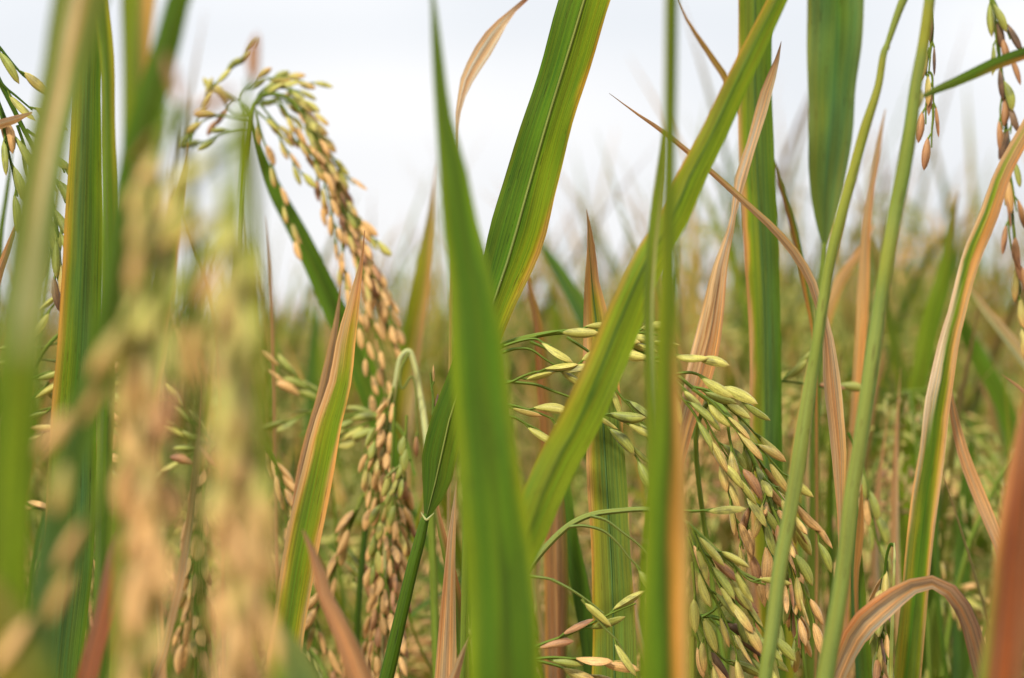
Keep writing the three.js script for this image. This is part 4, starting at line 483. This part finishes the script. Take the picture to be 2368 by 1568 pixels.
{ // two heads close to the lens
  const d = 0.315, m1 = [[470, 1640, 0.335], [452, 1000, 0.335], [446, 500, 0.33], [425, 330, 0.32], [402, 262, d], [384, 300, d], [362, 400, d], [350, 520, d], [343, 700, d], [342, 900, d], [346, 1100, d], [342, 1300, d], [336, 1500, d], [335, 1640, d]];
  panicle('large blurred golden rice panicle with a brown crest, close beside the deep green blurred leaf', { stem: m1, seed: 81, stemR: 0.001, len: 0.0085, spread: 0.12, branches: [{ p: [[425, 330], [410, 260], [385, 238], [362, 225]], d, mix: 'b', t0: 0.5 }, { p: [[404, 262], [425, 250], [440, 275]], d, mix: 'sb', t0: 0.3 }, { p: [[350, 640], [300, 740], [250, 830], [200, 905], [150, 1000], [115, 1110]], d: 0.305, mix: 'tst', t0: 0.2, gap: 0.85 },
    { p: [[330, 980], [270, 1080], [210, 1200], [160, 1300], [110, 1390], [65, 1470]], d: 0.305, mix: 'stt', t0: 0.45, gap: 0.85 }, ...strands(m1.slice(4), 34, { seed: 83, t0: 0, t1: 0.78, len: [0.14, 0.24], spread: 40, dz: 0.012, mix: a => a < 0.25 ? 'stt' : a < 0.4 ? 'ysy' : a < 0.6 ? 'tst' : 'sttts', gap: 0.62 })] });
  const e = 0.3, m2 = [[640, 1640, 0.325], [612, 1000, 0.325], [590, 500, 0.32], [574, 300, 0.31], [560, 250, e], [553, 330, e], [552, 480, e], [551, 650, e], [548, 820, e], [545, 1000, e], [547, 1180, e], [556, 1380, e], [564, 1640, e]];
  panicle('second blurred golden rice panicle, yellow-green near its top and tan below', { stem: m2, seed: 86, stemR: 0.001, len: 0.0085, spread: 0.12, stemC: 'L', branches: [{ p: [[574, 290], [573, 240], [572, 180]], d: 0.4, mix: 'b', t0: 0.8, gap: 3 }, { p: [[553, 330], [520, 360], [470, 400], [440, 440]], d: e, mix: 'gy', t0: 0.3 }, { p: [[556, 300], [500, 350], [520, 440], [500, 520]], d: e, mix: 'g', t0: 0.5 }, { p: [[552, 480], [510, 520], [480, 590]], d: e, mix: 'st', t0: 0.2 }, { p: [[470, 560], [430, 700], [420, 850], [400, 960]], d: 0.3, mix: 'gbt', t0: 0.1, gap: 0.9 },
    ...strands(m2.slice(5), 32, { seed: 88, t0: 0.06, t1: 0.8, len: [0.14, 0.24], spread: 40, dz: 0.012, mix: a => a < 0.42 ? 'yys' : a < 0.55 ? 'yst' : 'tstts', gap: 0.62 })] });
}
panicle('drooping chain of green and tan grains beside the thin pale bare stalk', { stem: [[1960, 1000, 0.8], [1985, 1050, 0.8], [1998, 1100, 0.8], [2010, 1160, 0.8], [2022, 1220, 0.8], [2034, 1280, 0.8]], root: false, seed: 91, stemR: 0.0006, stemC: 'D', branches: [{ p: [[1994, 1080], [2004, 1120], [2010, 1150]], d: 0.798, mix: 'g', t0: 0.1 }, { p: [[2004, 1140], [2014, 1170], [2024, 1200]], d: 0.798, mix: 'gt', t0: 0.1 }, { p: [[2016, 1200], [2024, 1240], [2034, 1275]], d: 0.797, mix: 'gb', t0: 0.1 }] });
panicle('dark dangling grain cluster falling along the thin pale bare stalk', { stem: [[2067, 1262, 0.705], [2060, 1258, 0.706], [2052, 1275, 0.707], [2046, 1320, 0.708], [2042, 1400, 0.708], [2036, 1500, 0.708], [2032, 1600, 0.708]], root: false, seed: 93, stemR: 0.0006, stemC: 'D', branches: strands([[2052, 1280, 0.71], [2046, 1340, 0.71], [2040, 1430, 0.71], [2034, 1520, 0.71], [2030, 1620, 0.71]], 8, { seed: 94, t0: 0, t1: 0.75, len: [0.15, 0.3], spread: 22, mix: 'bkgts' }) });
panicle('small level sprig with one green grain behind the leaning grey-green stalk', { stem: [[1790, 882, 0.82], [1815, 882, 0.82], [1850, 886, 0.82], [1890, 893, 0.82], [1935, 905, 0.82]], root: false, seed: 95, stemR: 0.0005, stemC: 'D', branches: [{ p: [[1806, 882], [1825, 862], [1850, 846], [1872, 834]], d: 0.82, mix: 'g', t0: 0.1 }, { p: [[1880, 886], [1905, 890], [1935, 896], [1955, 900]], d: 0.82, mix: 'gb', t0: 0.1 }] });
panicle('tiny upright sprig with one cream grain beside the crooked pale stem', { stem: [[1002, 1010, 0.72], [1001, 950, 0.72], [999, 905, 0.72], [997, 870, 0.72]], root: false, seed: 96, stemR: 0.0005, branches: [{ p: [[1000, 960], [1002, 930], [1001, 905]], d: 0.719, mix: 'bk', t0: 0.2, gap: 3, len: 0.005 }, { p: [[999, 905], [997, 890], [995, 862]], d: 0.719, mix: 't', t0: 0.3, gap: 3, len: 0.006 }] });
panicle('blurred green rice spray low beside the arched brown dry leaf', { stem: [[2150, 1640, 0.98], [2150, 1450, 0.98], [2170, 1380, 0.98], [2220, 1370, 0.98], [2270, 1400, 0.98], [2300, 1470, 0.98]], seed: 97, branches: strands([[2160, 1390, 0.98], [2220, 1370, 0.98], [2270, 1400, 0.98], [2300, 1470, 0.98], [2315, 1560, 0.98]], 9, { seed: 98, t0: 0, t1: 0.7, len: [0.2, 0.4], spread: 30, mix: 'ygst' }) });

{ // slender blades and stems that stand among the panicles
  const r = mulberry(515), cs = [[[0, 'B0 T1'], [0.3, 'L0 G1'], [1, 'G0 H1']], [[0, 'T0 P1'], [1, 'T0 W1']], [[0, 'O0 C1'], [0.4, 'Y0 L1'], [1, 'L0 G1']], [[0, 'G0 H1'], [1, 'G0 D1']], [[0, 'L0 Y1'], [1, 'E0 L1']]];
  for (let i = 0; i < 34; i++) {
    const x = 60 + i * 68 + (r() - 0.5) * 60, y = 830 + r() * 420 - smooth(1200, 1500, x) * 60, lean = (r() - 0.5) * 260, bow = (r() - 0.5) * 90, w = 5 + r() * 17, d = 0.8 + r() * 0.28, k = Math.floor(r() * 5), p = [];
    for (let s = 0; s <= 5; s++) { const q = s / 5; p.push([x + lean * q + bow * Math.sin(Math.PI * q), y + (1640 - y) * q, Math.max(1, w * Math.min(1, q * 2.4))]); }
    const t = leaf(k === 1 ? 'dry_rice_leaf' : 'rice_leaf', k === 1 ? 'slender straw-coloured blade standing among the hanging panicles' : 'slender green blade standing among the hanging panicles', [d, d], p, cs[k], { dry: k === 1, cols: 6, fold: 0.3, yaw: (r() - 0.5) * 0.8 });
    t.userData.group = k === 1 ? 'slender straw blades among the panicles' : 'slender green blades among the panicles';
  }
}
renderer.render(scene, camera);
